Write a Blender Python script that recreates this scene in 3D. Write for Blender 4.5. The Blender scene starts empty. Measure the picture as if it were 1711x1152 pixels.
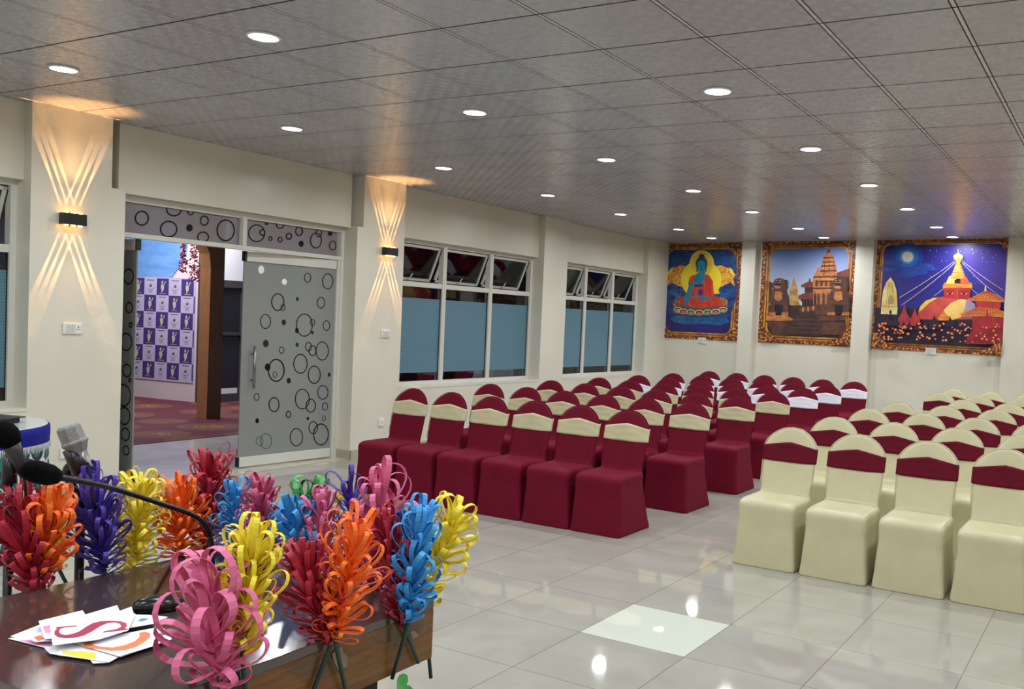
import bpy, bmesh, math, random
from mathutils import Vector, Matrix, Quaternion
import numpy as np
R = math.radians
scene = bpy.context.scene
COL = scene.collection

# ------------------------------------------------------------------ camera
CAM_H = 1.621
YAW, PITCH, ROLL, FPX, PCX, PCY = .5108, -.0425, .0474, 1540.2, 1021.1, 604.4
_f = Vector((-math.sin(YAW)*math.cos(PITCH), math.cos(YAW)*math.cos(PITCH), math.sin(PITCH)))
_r0 = Vector((math.cos(YAW), math.sin(YAW), 0)); _u0 = _r0.cross(_f)
_r = math.cos(ROLL)*_r0 + math.sin(ROLL)*_u0
_u = -math.sin(ROLL)*_r0 + math.cos(ROLL)*_u0
EYE = Vector((0, 0, CAM_H))
cd = bpy.data.cameras.new('camera'); cam = bpy.data.objects.new('camera', cd); COL.objects.link(cam)
cd.sensor_fit = 'HORIZONTAL'; cd.sensor_width = 36; cd.lens = FPX/1711*36
cd.shift_x = (855.5-PCX)/1711; cd.shift_y = (PCY-576)/1711
cd.clip_start = .05; cd.clip_end = 200
M = Matrix((( _r.x, _u.x, -_f.x, 0), (_r.y, _u.y, -_f.y, 0), (_r.z, _u.z, -_f.z, CAM_H), (0, 0, 0, 1)))
cam.matrix_world = M
scene.camera = cam

# survey helpers: where a sight line of the photo meets a real plane of the room
def ray(x, y): return _f + (x-PCX)/FPX*_r - (y-PCY)/FPX*_u
def onz(x, y, z): d = ray(x, y); return EYE + d*((z-CAM_H)/d.z)
def onx(x, y, X): d = ray(x, y); return EYE + d*(X/d.x)
def ony(x, y, Y): d = ray(x, y); return EYE + d*(Y/d.y)
def ond(x, y, D): return EYE + ray(x, y)*D

# ------------------------------------------------------------------ world, colour, exposure
w = bpy.data.worlds.new('world'); scene.world = w; w.use_nodes = True
w.node_tree.nodes['Background'].inputs[0].default_value = (.55, .6, .7, 1)
w.node_tree.nodes['Background'].inputs[1].default_value = .12
vs = scene.view_settings
vs.view_transform = 'Standard'; vs.look = 'None'; vs.gamma = 1; vs.use_curve_mapping = False
vs.exposure = -0.20
scene.cycles.max_bounces = 8; scene.cycles.diffuse_bounces = 4; scene.cycles.glossy_bounces = 3
scene.cycles.transparent_max_bounces = 12
scene.cycles.sample_clamp_indirect = 6
scene.cycles.use_denoising = True

ZC = 3.076
DOWNLIGHT_W = 18.0
LIGHT_X = [-6.03, -4.17, -2.3, -.42, 1.45]
LIGHT_Y = [-2.0, -.2, 1.62, 3.44, 5.28, 7.18, 9.06, 10.83, 12.65, 13.9]

# ------------------------------------------------------------------ mesh helpers
class MB:
    def __init__(s): s.v = []; s.f = []; s.m = []; s.k = 0
    def add(s, vs, fs, mi=0):
        o = len(s.v); s.v += [tuple(v) for v in vs]
        for f in fs: s.f.append(tuple(i+o for i in f)); s.m.append(mi)
    def box(s, a, b, mi=0):
        x0, y0, z0 = (min(a[i], b[i]) for i in range(3)); x1, y1, z1 = (max(a[i], b[i]) for i in range(3))
        s.add([(x0,y0,z0),(x1,y0,z0),(x1,y1,z0),(x0,y1,z0),(x0,y0,z1),(x1,y0,z1),(x1,y1,z1),(x0,y1,z1)],
              [(0,3,2,1),(4,5,6,7),(0,1,5,4),(1,2,6,5),(2,3,7,6),(3,0,4,7)], mi)
    def obox(s, o, ax, ay, az, mi=0):      # oriented box: corner + three edge vectors
        o, ax, ay, az = map(Vector, (o, ax, ay, az))
        p = [o, o+ax, o+ax+ay, o+ay]; p += [q+az for q in p]
        fs = [(0,3,2,1),(4,5,6,7),(0,1,5,4),(1,2,6,5),(2,3,7,6),(3,0,4,7)]
        if ax.cross(ay).dot(az) < 0: fs = [f[::-1] for f in fs]
        s.add(p, fs, mi)
    def tube(s, pts, r, n=8, mi=0, cap=True, flat=None):
        pts = [Vector(p) for p in pts]; rs = r if isinstance(r, (list, tuple)) else [r]*len(pts)
        t0 = (pts[1]-pts[0]).normalized()
        a = Vector((0, 0, 1)) if abs(t0.z) < .9 else Vector((1, 0, 0))
        nrm = (a - t0*a.dot(t0)).normalized(); V = []
        for i, p in enumerate(pts):
            t = (pts[min(i+1, len(pts)-1)]-pts[max(i-1, 0)]).normalized()
            nrm = (nrm - t*nrm.dot(t)).normalized(); b = t.cross(nrm)
            for k in range(n):
                an = 2*math.pi*k/n; V.append(p + (nrm*math.cos(an) + b*math.sin(an))*rs[i])
        F = [(i*n+k, i*n+(k+1) % n, (i+1)*n+(k+1) % n, (i+1)*n+k) for i in range(len(pts)-1) for k in range(n)]
        if cap: F += [tuple(range(n))[::-1], tuple((len(pts)-1)*n+k for k in range(n))]
        s.add(V, F, mi)
    def lathe(s, prof, n=24, mi=0, org=(0,0,0), axis=(0,0,1)):
        q = Vector((0,0,1)).rotation_difference(Vector(axis)); org = Vector(org); V = []
        for r, z in prof:
            for k in range(n):
                an = 2*math.pi*k/n; V.append(org + q @ Vector((r*math.cos(an), r*math.sin(an), z)))
        F = [(i*n+k, i*n+(k+1) % n, (i+1)*n+(k+1) % n, (i+1)*n+k) for i in range(len(prof)-1) for k in range(n)]
        F += [tuple(range(n))[::-1], tuple((len(prof)-1)*n+k for k in range(n))]
        s.add(V, F, mi)
    def loft(s, rings, mi=0, cap=True):
        n = len(rings[0]); V = [p for r_ in rings for p in r_]
        F = [(i*n+k, i*n+(k+1) % n, (i+1)*n+(k+1) % n, (i+1)*n+k) for i in range(len(rings)-1) for k in range(n)]
        if cap: F += [tuple(range(n))[::-1], tuple((len(rings)-1)*n+k for k in range(n))]
        s.add(V, F, mi)
    def prism(s, pts, off, mi=0):          # planar polygon extruded by a vector
        pts = [Vector(p) for p in pts]; off = Vector(off); n = len(pts)
        s.add(pts+[p+off for p in pts], [tuple(range(n))[::-1], tuple(range(n, 2*n))]+[(k, (k+1) % n, n+(k+1) % n, n+k) for k in range(n)], mi)
    def poly(s, pts, mi=0): s.add(pts, [tuple(range(len(pts)))], mi)
    def build(s, name, mats, parent=None, smooth=False, world=False, bevel=0):
        me = bpy.data.meshes.new(name); me.from_pydata(s.v, [], s.f)
        for m in (mats if isinstance(mats, (list, tuple)) else [mats]): me.materials.append(m)
        me.polygons.foreach_set('material_index', s.m)
        if smooth: me.polygons.foreach_set('use_smooth', [True]*len(s.f))
        me.update(); o = bpy.data.objects.new(name, me); COL.objects.link(o)
        if parent is not None:
            o.parent = parent
            if world: o.matrix_parent_inverse = parent.matrix_basis.inverted()
        if bevel:
            b = o.modifiers.new('bevel', 'BEVEL'); b.width = bevel; b.segments = 2; b.limit_method = 'ANGLE'
        return o

def tag(o, label=None, cat=None, group=None, kind=None):
    if label: o['label'] = label
    if cat: o['category'] = cat
    if group: o['group'] = group
    if kind: o['kind'] = kind
    return o
def empty(name, loc=(0,0,0), rz=0):
    o = bpy.data.objects.new(name, None); COL.objects.link(o); o.location = loc; o.rotation_euler = (0, 0, rz)
    o.empty_display_size = .1
    return o

# ------------------------------------------------------------------ material helpers
def s2l(c): return tuple(((x/255)/12.92 if x/255 <= .04045 else ((x/255+.055)/1.055)**2.4) for x in c)
def nodes(m): return m.node_tree.nodes, m.node_tree.links
def mat(name, rgb, rough=.5, metal=0, spec=.5, coat=0, sheen=0, emit=None, es=0, alpha=1):
    m = bpy.data.materials.new(name); m.use_nodes = True
    b = m.node_tree.nodes['Principled BSDF']
    b.inputs['Base Color'].default_value = (*s2l(rgb), 1); b.inputs['Roughness'].default_value = rough
    b.inputs['Metallic'].default_value = metal; b.inputs['Specular IOR Level'].default_value = spec
    b.inputs['Coat Weight'].default_value = coat; b.inputs['Sheen Weight'].default_value = sheen
    b.inputs['Alpha'].default_value = alpha
    if emit: b.inputs['Emission Color'].default_value = (*s2l(emit), 1); b.inputs['Emission Strength'].default_value = es
    return m
def node(m, t, **kw):
    n = m.node_tree.nodes.new(t)
    for k, v in kw.items():
        if k.startswith('i_'):
            key = k[2:]; key = int(key) if key.isdigit() else key.replace('_', ' ')
            n.inputs[key].default_value = v
        else: setattr(n, k, v)
    return n
def link(m, a, b): m.node_tree.links.new(a, b)
def bsdf(m): return m.node_tree.nodes['Principled BSDF']
def ramp(m, fac, stops, interp='LINEAR'):
    n = node(m, 'ShaderNodeValToRGB'); cr = n.color_ramp; cr.interpolation = interp
    while len(cr.elements) > len(stops): cr.elements.remove(cr.elements[-1])
    while len(cr.elements) < len(stops): cr.elements.new(.5)
    for e, (p, c) in zip(cr.elements, stops): e.position = p; e.color = (*s2l(c), 1)
    link(m, fac, n.inputs[0]); return n.outputs[0]
def noise(m, vec, scale=5, detail=3, dist=0, rough=.5):
    n = node(m, 'ShaderNodeTexNoise'); n.inputs['Scale'].default_value = scale; n.inputs['Detail'].default_value = detail
    n.inputs['Distortion'].default_value = dist; n.inputs['Roughness'].default_value = rough
    if vec is not None: link(m, vec, n.inputs['Vector'])
    return n.outputs['Fac']
def objco(m): return node(m, 'ShaderNodeTexCoord').outputs['Object']
def mth(m, op, a, b=None, c=None):
    n = node(m, 'ShaderNodeMath', operation=op)
    for i, v in enumerate((a, b, c)):
        if v is None: continue
        if isinstance(v, (int, float)): n.inputs[i].default_value = v
        else: link(m, v, n.inputs[i])
    return n.outputs[0]
def mixc(m, fac, a, b):
    n = node(m, 'ShaderNodeMix', data_type='RGBA')
    for k, v in ((0, fac), (6, a), (7, b)):
        if isinstance(v, (int, float)): n.inputs[k].default_value = v
        elif isinstance(v, tuple): n.inputs[k].default_value = (*s2l(v), 1)
        else: link(m, v, n.inputs[k])
    return n.outputs[2]
def bump(m, h, strength=.3, dist=.01):
    n = node(m, 'ShaderNodeBump'); n.inputs['Strength'].default_value = strength; n.inputs['Distance'].default_value = dist
    link(m, h, n.inputs['Height']); link(m, n.outputs[0], bsdf(m).inputs['Normal'])
def noisy(name, a, b, scale, rough=.5, detail=3, dist=0, bmp=0, stretch=None, **kw):
    m = mat(name, a, rough, **kw); v = objco(m)
    if stretch:
        mp = node(m, 'ShaderNodeMapping'); mp.inputs['Scale'].default_value = stretch; link(m, v, mp.inputs[0]); v = mp.outputs[0]
    f = noise(m, v, scale, detail, dist)
    link(m, ramp(m, f, [(.35, a), (.65, b)]), bsdf(m).inputs['Base Color'])
    if bmp: bump(m, f, bmp, .005)
    return m

# ------------------------------------------------------------------ materials of the room
wall_m = mat('cream_paint', (221, 217, 201), .27, spec=.4)
_n = noise(wall_m, objco(wall_m), 1.3, 4); link(wall_m, ramp(wall_m, _n, [(.3, (214, 210, 193)), (.7, (223, 219, 204))]), bsdf(wall_m).inputs['Base Color'])
bump(wall_m, noise(wall_m, objco(wall_m), 3.5, 5), .25, .02)
white_al = mat('white_aluminium', (212, 211, 200), .35, spec=.5)
dark_seal = mat('dark_gasket', (26, 24, 26), .5)

def ceiling_material():
    m = mat('ceiling_tile_vinyl', (150, 144, 140), .3, spec=.5)
    sx = node(m, 'ShaderNodeSeparateXYZ'); link(m, objco(m), sx.inputs[0])
    X = mth(m, 'ADD', sx.outputs[0], 4.961+60); Y = mth(m, 'ADD', sx.outputs[1], -3.0965+60)
    dx = mth(m, 'PINGPONG', X, .3); dy = mth(m, 'PINGPONG', Y, .3)
    # printed pattern: staggered lozenges
    a = mth(m, 'SINE', mth(m, 'MULTIPLY', X, math.pi/.062)); b = mth(m, 'SINE', mth(m, 'MULTIPLY', Y, math.pi/.062))
    p = mth(m, 'MULTIPLY', a, b)
    pr = node(m, 'ShaderNodeMapRange'); link(m, p, pr.inputs[0]); pr.inputs[1].default_value = .02; pr.inputs[2].default_value = .4
    pat = pr.outputs[0]
    cell = node(m, 'ShaderNodeTexWhiteNoise', noise_dimensions='2D')
    cx = node(m, 'ShaderNodeCombineXYZ'); link(m, mth(m, 'FLOOR', mth(m, 'DIVIDE', X, .6)), cx.inputs[0]); link(m, mth(m, 'FLOOR', mth(m, 'DIVIDE', Y, .6)), cx.inputs[1])
    link(m, cx.outputs[0], cell.inputs[0])
    base = mixc(m, pat, (166, 165, 172), (172, 171, 178))
    base = mixc(m, mth(m, 'MULTIPLY', cell.outputs[0], .3), base, (180, 178, 184))
    # tee bars: broad light ones along the hall, thin dark joints across
    bar = mth(m, 'LESS_THAN', dx, .011); base = mixc(m, bar, base, (204, 200, 198))
    e = mth(m, 'MULTIPLY', mth(m, 'GREATER_THAN', dx, .008), mth(m, 'LESS_THAN', dx, .0155)); base = mixc(m, mth(m, 'MULTIPLY', e, .9), base, (58, 53, 52))
    jt = mth(m, 'LESS_THAN', dy, .0062); base = mixc(m, mth(m, 'MULTIPLY', jt, .95), base, (48, 44, 43))
    link(m, base, bsdf(m).inputs['Base Color'])
    link(m, mth(m, 'ADD', mth(m, 'MULTIPLY', pat, .08), .24), bsdf(m).inputs['Roughness'])
    link(m, mth(m, 'SUBTRACT', .5, mth(m, 'MULTIPLY', mth(m, 'MAXIMUM', jt, e), .5)), bsdf(m).inputs['Specular IOR Level'])
    h = mth(m, 'ADD', mth(m, 'MULTIPLY', noise(m, objco(m), 2.2, 2), 1.0), mth(m, 'MULTIPLY', noise(m, objco(m), 60, 2), .03))
    bump(m, h, .10, .05)
    return m
def floor_material():
    m = mat('floor_tile_porcelain', (186, 182, 170), .12, spec=.5)
    sx = node(m, 'ShaderNodeSeparateXYZ'); link(m, objco(m), sx.inputs[0])
    X = mth(m, 'ADD', sx.outputs[0], 2.4043+60); Y = mth(m, 'ADD', sx.outputs[1], -4.0916+60)
    dx = mth(m, 'PINGPONG', X, .3); dy = mth(m, 'PINGPONG', Y, .3)
    ix = mth(m, 'FLOOR', mth(m, 'DIVIDE', X, .6)); iy = mth(m, 'FLOOR', mth(m, 'DIVIDE', Y, .6))
    cx = node(m, 'ShaderNodeCombineXYZ'); link(m, ix, cx.inputs[0]); link(m, iy, cx.inputs[1])
    cell = node(m, 'ShaderNodeTexWhiteNoise', noise_dimensions='2D'); link(m, cx.outputs[0], cell.inputs[0])
    off = node(m, 'ShaderNodeVectorMath', operation='MULTIPLY_ADD'); link(m, cx.outputs[0], off.inputs[0]); off.inputs[1].default_value = (3.1, 5.3, 0); link(m, objco(m), off.inputs[2])
    cl = noise(m, off.outputs[0], 2.2, 4, .8)
    base = ramp(m, cl, [(.3, (158, 155, 144)), (.7, (174, 171, 161))])
    base = mixc(m, mth(m, 'MULTIPLY', cell.outputs[0], .35), base, (162, 159, 151))
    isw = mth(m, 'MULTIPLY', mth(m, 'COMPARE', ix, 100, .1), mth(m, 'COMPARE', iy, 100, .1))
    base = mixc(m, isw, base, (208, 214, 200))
    g = mth(m, 'MAXIMUM', mth(m, 'LESS_THAN', dx, .0022), mth(m, 'LESS_THAN', dy, .0022))
    base = mixc(m, mth(m, 'MULTIPLY', g, .75), base, (92, 84, 76))
    link(m, base, bsdf(m).inputs['Base Color'])
    rg = mth(m, 'ADD', mth(m, 'MULTIPLY', noise(m, objco(m), 9, 3), .05), .02)
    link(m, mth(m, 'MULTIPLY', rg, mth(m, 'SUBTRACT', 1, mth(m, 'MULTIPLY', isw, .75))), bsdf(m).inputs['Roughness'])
    return m
ceil_m = ceiling_material(); floor_m = floor_material()

# ------------------------------------------------------------------ room shell
XF = -7.28      # face of the pillars and of the dado under the windows
XB = -7.38      # face of the beam over the openings
XW = -7.47      # face of the door and window frames
XO = -7.56      # outer face
X1, Y0 = 3.2, -3.6
def wy(x): return 14.95 - .13*(x+7.4)                     # the end wall runs slightly skew
WN = Vector((.13, 1, 0)).normalized()                     # its normal (pointing away)
WT = Vector((1, -.13, 0)).normalized()                    # along it
WP = Vector((-7.4, 14.95, 0))
def onw(x, y, off=0):
    d = ray(x, y); P0 = WP - WN*off
    return EYE + d*((P0-EYE).dot(WN)/d.dot(WN))
def wallpt(s, z, off=0): p = WP + WT*s - WN*off; return Vector((p.x, p.y, z))
def structure(o): o['kind'] = 'structure'; return o

b = MB(); b.add([(XO,Y0,0),(X1,Y0,0),(X1,wy(X1)+.02,0),(XO,wy(XO)+.02,0),(XO,Y0,-.1),(X1,Y0,-.1),(X1,wy(X1)+.02,-.1),(XO,wy(XO)+.02,-.1)],
                [(0,1,2,3),(7,6,5,4),(0,4,5,1),(1,5,6,2),(2,6,7,3),(3,7,4,0)])
structure(b.build('floor', floor_m))
b = MB(); b.add([(XO-.1,Y0,ZC),(X1,Y0,ZC),(X1,wy(X1)+.02,ZC),(XO-.1,wy(XO-.1)+.02,ZC),(XO-.1,Y0,ZC+.1),(X1,Y0,ZC+.1),(X1,wy(X1)+.02,ZC+.1),(XO-.1,wy(XO-.1)+.02,ZC+.1)],
                [(3,2,1,0),(4,5,6,7),(0,1,5,4),(1,2,6,5),(2,3,7,6),(3,0,4,7)])
structure(b.build('ceiling', ceil_m))

b = MB()
ZB = 2.5
D0, D1 = 4.68, 7.30                                     # door opening
P1 = (3.93, 4.68); P2 = (7.30, 8.035); P3 = (10.915, 11.54); P4 = (14.14, wy(XF)+.02)
W0 = (1.2, P1[0]); W1 = (P2[1], P3[0]); W2 = (P3[1], P4[0])
SILL = .755
zt = ZC + .05
b.box((XF, Y0, 0), (XO, W0[0], zt))                                        # far left stretch
for a_, c_ in (W0, W1, W2):
    b.box((XF, a_, 0), (XO, c_, SILL)); b.box((XB, a_, ZB-.01), (XO, c_, zt))
b.box((XB, D0, ZB+.005), (XO, D1, zt))
# pillars (those beside the door have a wider lower part)
b.box((XF, P1[0], 0), (XO, 4.56, zt)); b.box((XF, 4.56, 0), (XO, P1[1], 2.52))
b.box((XF, 7.385, 0), (XO, P2[1], zt)); b.box((XF, P2[0], 0), (XO, 7.385, 2.52))
b.box((XF, P3[0], 0), (XO, P3[1], zt)); b.box((XF, P4[0], 0), (XO, P4[1], zt))
structure(b.build('wall_left', wall_m))

# end wall with its shallow piers
b = MB()
sR = (X1+7.4)/WT.x
b.obox(wallpt(-.2, 0), WT*(sR+.2), WN*.2, (0,0,zt))
def s_of(px, py, off): return (onw(px, py, off)-WP).dot(WT)
PA = (s_of(1237, 470, .1), s_of(1260, 470, .1)); PB = (s_of(1427, 470, .1), s_of(1457, 470, .1)); PC = (s_of(1679, 500, .1), s_of(1679, 500, .1)+.6)
for s0, s1 in (PA, PB, PC, (PC[1]+1.9, PC[1]+2.4)):
    b.obox(wallpt(s0, 0), WT*(s1-s0), -WN*.1, (0,0,zt))
structure(b.build('wall_back', wall_m))
b = MB(); b.box((X1, Y0, 0), (X1+.15, wy(X1), zt)); structure(b.build('wall_right', wall_m))
b = MB(); b.box((XO, Y0-.15, 0), (X1, Y0, zt)); structure(b.build('wall_front', wall_m))
# skirting of floor tile along the left wall
skirt_m = noisy('skirting_tile', (172, 166, 144), (186, 180, 160), 5, .25)
b = MB()
for a_, c_ in ((Y0, P1[1]), (P2[0]-.008, P4[1]-.02)): b.box((XF+.012, a_, 0), (XF-.002, c_, .1))
b.box((XF+.012, P2[0]-.012, 0), (XO, P2[0]+.001, .1)); b.box((XF+.012, P1[1]-.001, 0), (XO, P1[1]+.012, .1))
structure(b.build('baseboard_left', skirt_m))
b = MB(); b.obox(wallpt(.14, 0), WT*(sR-.14), -WN*.012, (0,0,.1)); structure(b.build('baseboard_back', skirt_m))

# ------------------------------------------------------------------ ceiling downlights
disc_m = mat('lit_diffuser', (255, 255, 255), .5, emit=(240, 246, 255), es=9)
rim_m = mat('downlight_rim', (225, 225, 225), .35)
def downlight():
    t = empty('ceiling_downlight', (0, 0, 0))
    b = MB(); b.lathe([(.088, 0), (.092, -.004), (.086, -.012), (.078, -.012), (.078, -.002)], 28); b.build('rim', rim_m, t, smooth=True)
    b = MB(); b.lathe([(.078, -.006), (.0775, -.011), (.001, -.0125)], 28); b.build('diffuser', disc_m, t)
    return t
def copy_tree(o, parent=None):
    c = o.copy(); COL.objects.link(c)
    if parent is not None: c.parent = parent
    for ch in list(o.children): copy_tree(ch, c)
    return c
ld = bpy.data.lights.new('downlight', 'AREA'); ld.shape = 'DISK'; ld.size = .15; ld.energy = DOWNLIGHT_W; ld.color = (.93, .965, 1.0); ld.spread = R(168)
ORD = ['first', 'second', 'third', 'fourth', 'fifth', 'sixth', 'seventh', 'eighth', 'ninth', 'tenth']
dl0 = None
for i, x in enumerate(LIGHT_X):
    for j, y in enumerate(LIGHT_Y):
        if x > -1 and y > 14.0: continue
        lo = bpy.data.objects.new('downlight_lamp', ld); COL.objects.link(lo); lo.location = (x, y, ZC-.02)
        if i > 3 or j < 2: continue          # outside the picture: only its light is needed
        t = downlight() if dl0 is None else copy_tree(dl0)
        dl0 = dl0 or t
        t.location = (x, y, ZC)
        rown = ['the row by the windows', 'the middle row', 'the right row', 'the row furthest right'][i]
        tag(t, 'round white downlight, %s from the mural wall in %s' % (ORD[len(LIGHT_Y)-1-j], rown), 'ceiling light', 'downlights in the tiled ceiling')

# ------------------------------------------------------------------ glass
def glass_mat(name, tint, clear, rough=.03, diff=None, dw=0):
    """thin pane: mirror by fresnel over see-through, with an optional frosted/film share"""
    m = bpy.data.materials.new(name); m.use_nodes = True; N, L = nodes(m); N.clear()
    out = N.new('ShaderNodeOutputMaterial'); tr = N.new('ShaderNodeBsdfTransparent'); gl = N.new('ShaderNodeBsdfGlossy')
    tr.inputs[0].default_value = (*clear, 1); gl.inputs['Roughness'].default_value = rough
    fr = N.new('ShaderNodeFresnel'); ge = N.new('ShaderNodeNewGeometry'); ma = N.new('ShaderNodeMath'); ma.operation = 'MULTIPLY_ADD'; L.new(ge.outputs['Backfacing'], ma.inputs[0]); ma.inputs[1].default_value = -.8333; ma.inputs[2].default_value = 1.5; L.new(ma.outputs[0], fr.inputs[0])
    body = tr.outputs[0]
    if diff:
        df = N.new('ShaderNodeBsdfDiffuse'); df.inputs[0].default_value = (*s2l(diff), 1)
        mx = N.new('ShaderNodeMixShader'); mx.inputs[0].default_value = dw; L.new(tr.outputs[0], mx.inputs[1]); L.new(df.outputs[0], mx.inputs[2]); body = mx.outputs[0]
        m['df'] = 1
    mix = N.new('ShaderNodeMixShader'); L.new(fr.outputs[0], mix.inputs[0]); L.new(body, mix.inputs[1]); L.new(gl.outputs[0], mix.inputs[2])
    L.new(mix.outputs[0], out.inputs[0])
    return m
clear_m = glass_mat('clear_glass', None, (.55, .58, .6))
frost_m = glass_mat('frosted_glass', None, (.75, .75, .75), .25, (146, 149, 146), .90)
frost2_m = glass_mat('frosted_transom_glass', None, (.7, .68, .7), .2, (150, 143, 146), .80)
ring_m = glass_mat('clear_ring_in_frosting', None, (.12, .11, .12), .05, (40, 38, 40), .7)
ringpale_m = glass_mat('pale_ring_in_frosting', None, (.5, .5, .5), .1, (96, 98, 96), .9)
film_m = bpy.data.materials.new('blue_frosted_film'); film_m.use_nodes = True
bb = bsdf(film_m); bb.inputs['Roughness'].default_value = .3; bb.inputs['Alpha'].default_value = .93
_s = node(film_m, 'ShaderNodeSeparateXYZ'); link(film_m, objco(film_m), _s.inputs[0])
_w = mth(film_m, 'GREATER_THAN', mth(film_m, 'PINGPONG', _s.outputs[2], .0125), .0085)
link(film_m, mixc(film_m, _w, (92, 128, 146), (102, 142, 158)), bb.inputs['Base Color'])

# ------------------------------------------------------------------ windows
def window(name, y0, y1, z0, z1, nc, label_, sash_from=0, zfilm=(.9, 1.80), zmid=1.965):
    t = empty(name, (XW, (y0+y1)/2, z0)); t['kind'] = 'structure'
    o = Vector((XW, (y0+y1)/2, z0))
    def L(v): return tuple(Vector(v)-o)
    fw, dp = .045, .07
    b = MB(); xa, xb = XW, XW-dp
    def bx(a, c): b.box(L(a), L(c))
    bx((xa, y0, z0), (xb, y1, z0+fw)); bx((xa, y0, z1-fw), (xb, y1, z1)); bx((xa+.0015, y0, z0+.001), (xb-.0015, y0+fw, z1-.001)); bx((xa+.0015, y1-fw, z0+.001), (xb-.0015, y1, z1-.001))
    bx((xa-.005, y0, zmid-.03), (xb, y1, zmid+.03))
    cw = (y1-y0)/nc
    for k in range(1, nc): bx((xa+.002, y0+cw*k-.032, z0+.001), (xb-.002, y0+cw*k-.0045, z1-.001)); bx((xa+.005, y0+cw*k-.004, z0+.001), (xb-.003, y0+cw*k+.032, z1-.001))
    b.build('window_frame', white_al, t)
    b = MB(); b.box(L((XF+.004, y0-.0, z0-.022)), L((XO, y1, z0+.002))); b.build('window_sill', wall_m, t)
    for k in range(nc):
        a = y0+cw*k+(.045 if k == 0 else .034); c = y0+cw*(k+1)-(.045 if k == nc-1 else .034)
        b = MB(); b.box(L((xa-.035, a, z0+fw)), L((xa-.04, c, zmid-.03))); b.build('window_pane', clear_m, t)
        b = MB(); b.box(L((xa-.030, a, zfilm[0])), L((xa-.0345, c, zfilm[1]))); b.build('frosted_film', film_m, t)
        b = MB()                                      # dark gasket round the lower pane
        b.box(L((xa-.02, c-.004, z0+fw)), L((xa-.034, c+.001, zmid-.03))); b.box(L((xa-.02, a, z0+fw)), L((xa-.034, c, z0+fw+.005)))
        b.box(L((xa-.02, a, zmid-.036)), L((xa-.034, c, zmid-.03))); b.build('gasket', dark_seal, t)
        # top-hung vent swung outwards
        h = z1-fw-zmid-.03; ang = R(22)
        vt = empty('vent_sash', L((xa-.03, (a+c)/2, z1-fw-.012))); vt.parent = t; vt.rotation_euler = (0, ang, 0)
        hw = (c-a)/2-.006; b = MB(); sfw = .03
        b.box((0, -hw, -h), (-.025, -hw+sfw, 0)); b.box((0, hw-sfw, -h), (-.025, hw, 0)); b.box((0, -hw, -sfw), (-.025, hw, 0)); b.box((0, -hw, -h), (-.025, hw, -h+sfw))
        b.build('sash_frame', white_al, vt)
        b = MB(); b.box((-.010, -hw+sfw, -h+sfw), (-.014, hw-sfw, -sfw)); b.build('vent_pane', clear_m, vt)
        b = MB(); b.tube([(.004, 0, -h+.01), (.03, .01, -h+.03), (.035, .03, -h+.10)], .006, 6); b.build('handle', white_al, vt, smooth=True)
        b = MB(); b.box((0, hw+.001, -h*.55), (.012, hw+.006, -h*.05)); b.build('stay_arm', dark_seal, vt)
    return t
window('window_1', W0[0], W0[1]-.0, SILL, 2.49, 3, '')
window('window_2', W1[0], W1[1], SILL, 2.49, 3, '')
window('window_3', W2[0], W2[1], SILL, 2.49, 3, '')

# ------------------------------------------------------------------ entrance door
ORG = Vector((XW, D0, 0))
dr = empty('door_1', ORG); dr['kind'] = 'structure'
def DL(v): return tuple(Vector(v)-ORG)
b = MB(); xa, xb = XW, XW-.08
for a, c in (((xa, D0, 2.465), (xb, D1, 2.503)), ((xa, D0, 2.15), (xb, D1, 2.19)), ((xa+.002, D0+.0005, .001), (xb-.002, D0+.045, 2.502)), ((xa+.002, D1-.04, .001), (xb-.002, D1-.0005, 2.502)), ((xa-.001, 5.985, 2.185), (xb+.001, 6.04, 2.468)),
             ((xa-.012, D0, 2.45), (xb, D1, 2.47)), ((xa+.008, 5.99, 2.19), (xa, 6.005, 2.465)), ((xa-.01, D1-.075, 0), (xb, D1-.035, 2.16))): b.box(DL(a), DL(c))
b.build('door_frame', white_al, dr)
b = MB(); b.box(DL((XF-.03, D0+.0, -.001)), DL((XO-.02, D1, .008))); b.build('threshold', noisy('threshold_stone', (182, 176, 160), (198, 192, 176), 8, .25), dr)
def ringset(name, items, toplane, parent, m, thick=.0015, nrm=(1,0,0)):
    b = MB(); nrm = Vector(nrm)*thick
    for it in items:
        cx, cy, rx, ry, lw = it
        n = 36; o_, i_ = [], []
        for k in range(n):
            an = 2*math.pi*k/n
            o_.append(toplane(cx+rx*math.cos(an), cy+ry*math.sin(an)))
            if lw: i_.append(toplane(cx+(rx-lw)*math.cos(an), cy+(ry-lw)*math.sin(an)))
        if not lw: b.add([p+nrm for p in o_], [tuple(range(n))])
        else: b.add([p+nrm for p in o_]+[p+nrm for p in i_], [(k, (k+1) % n, n+(k+1) % n, n+k) for k in range(n)])
    return b.build(name, m, parent)
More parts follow.
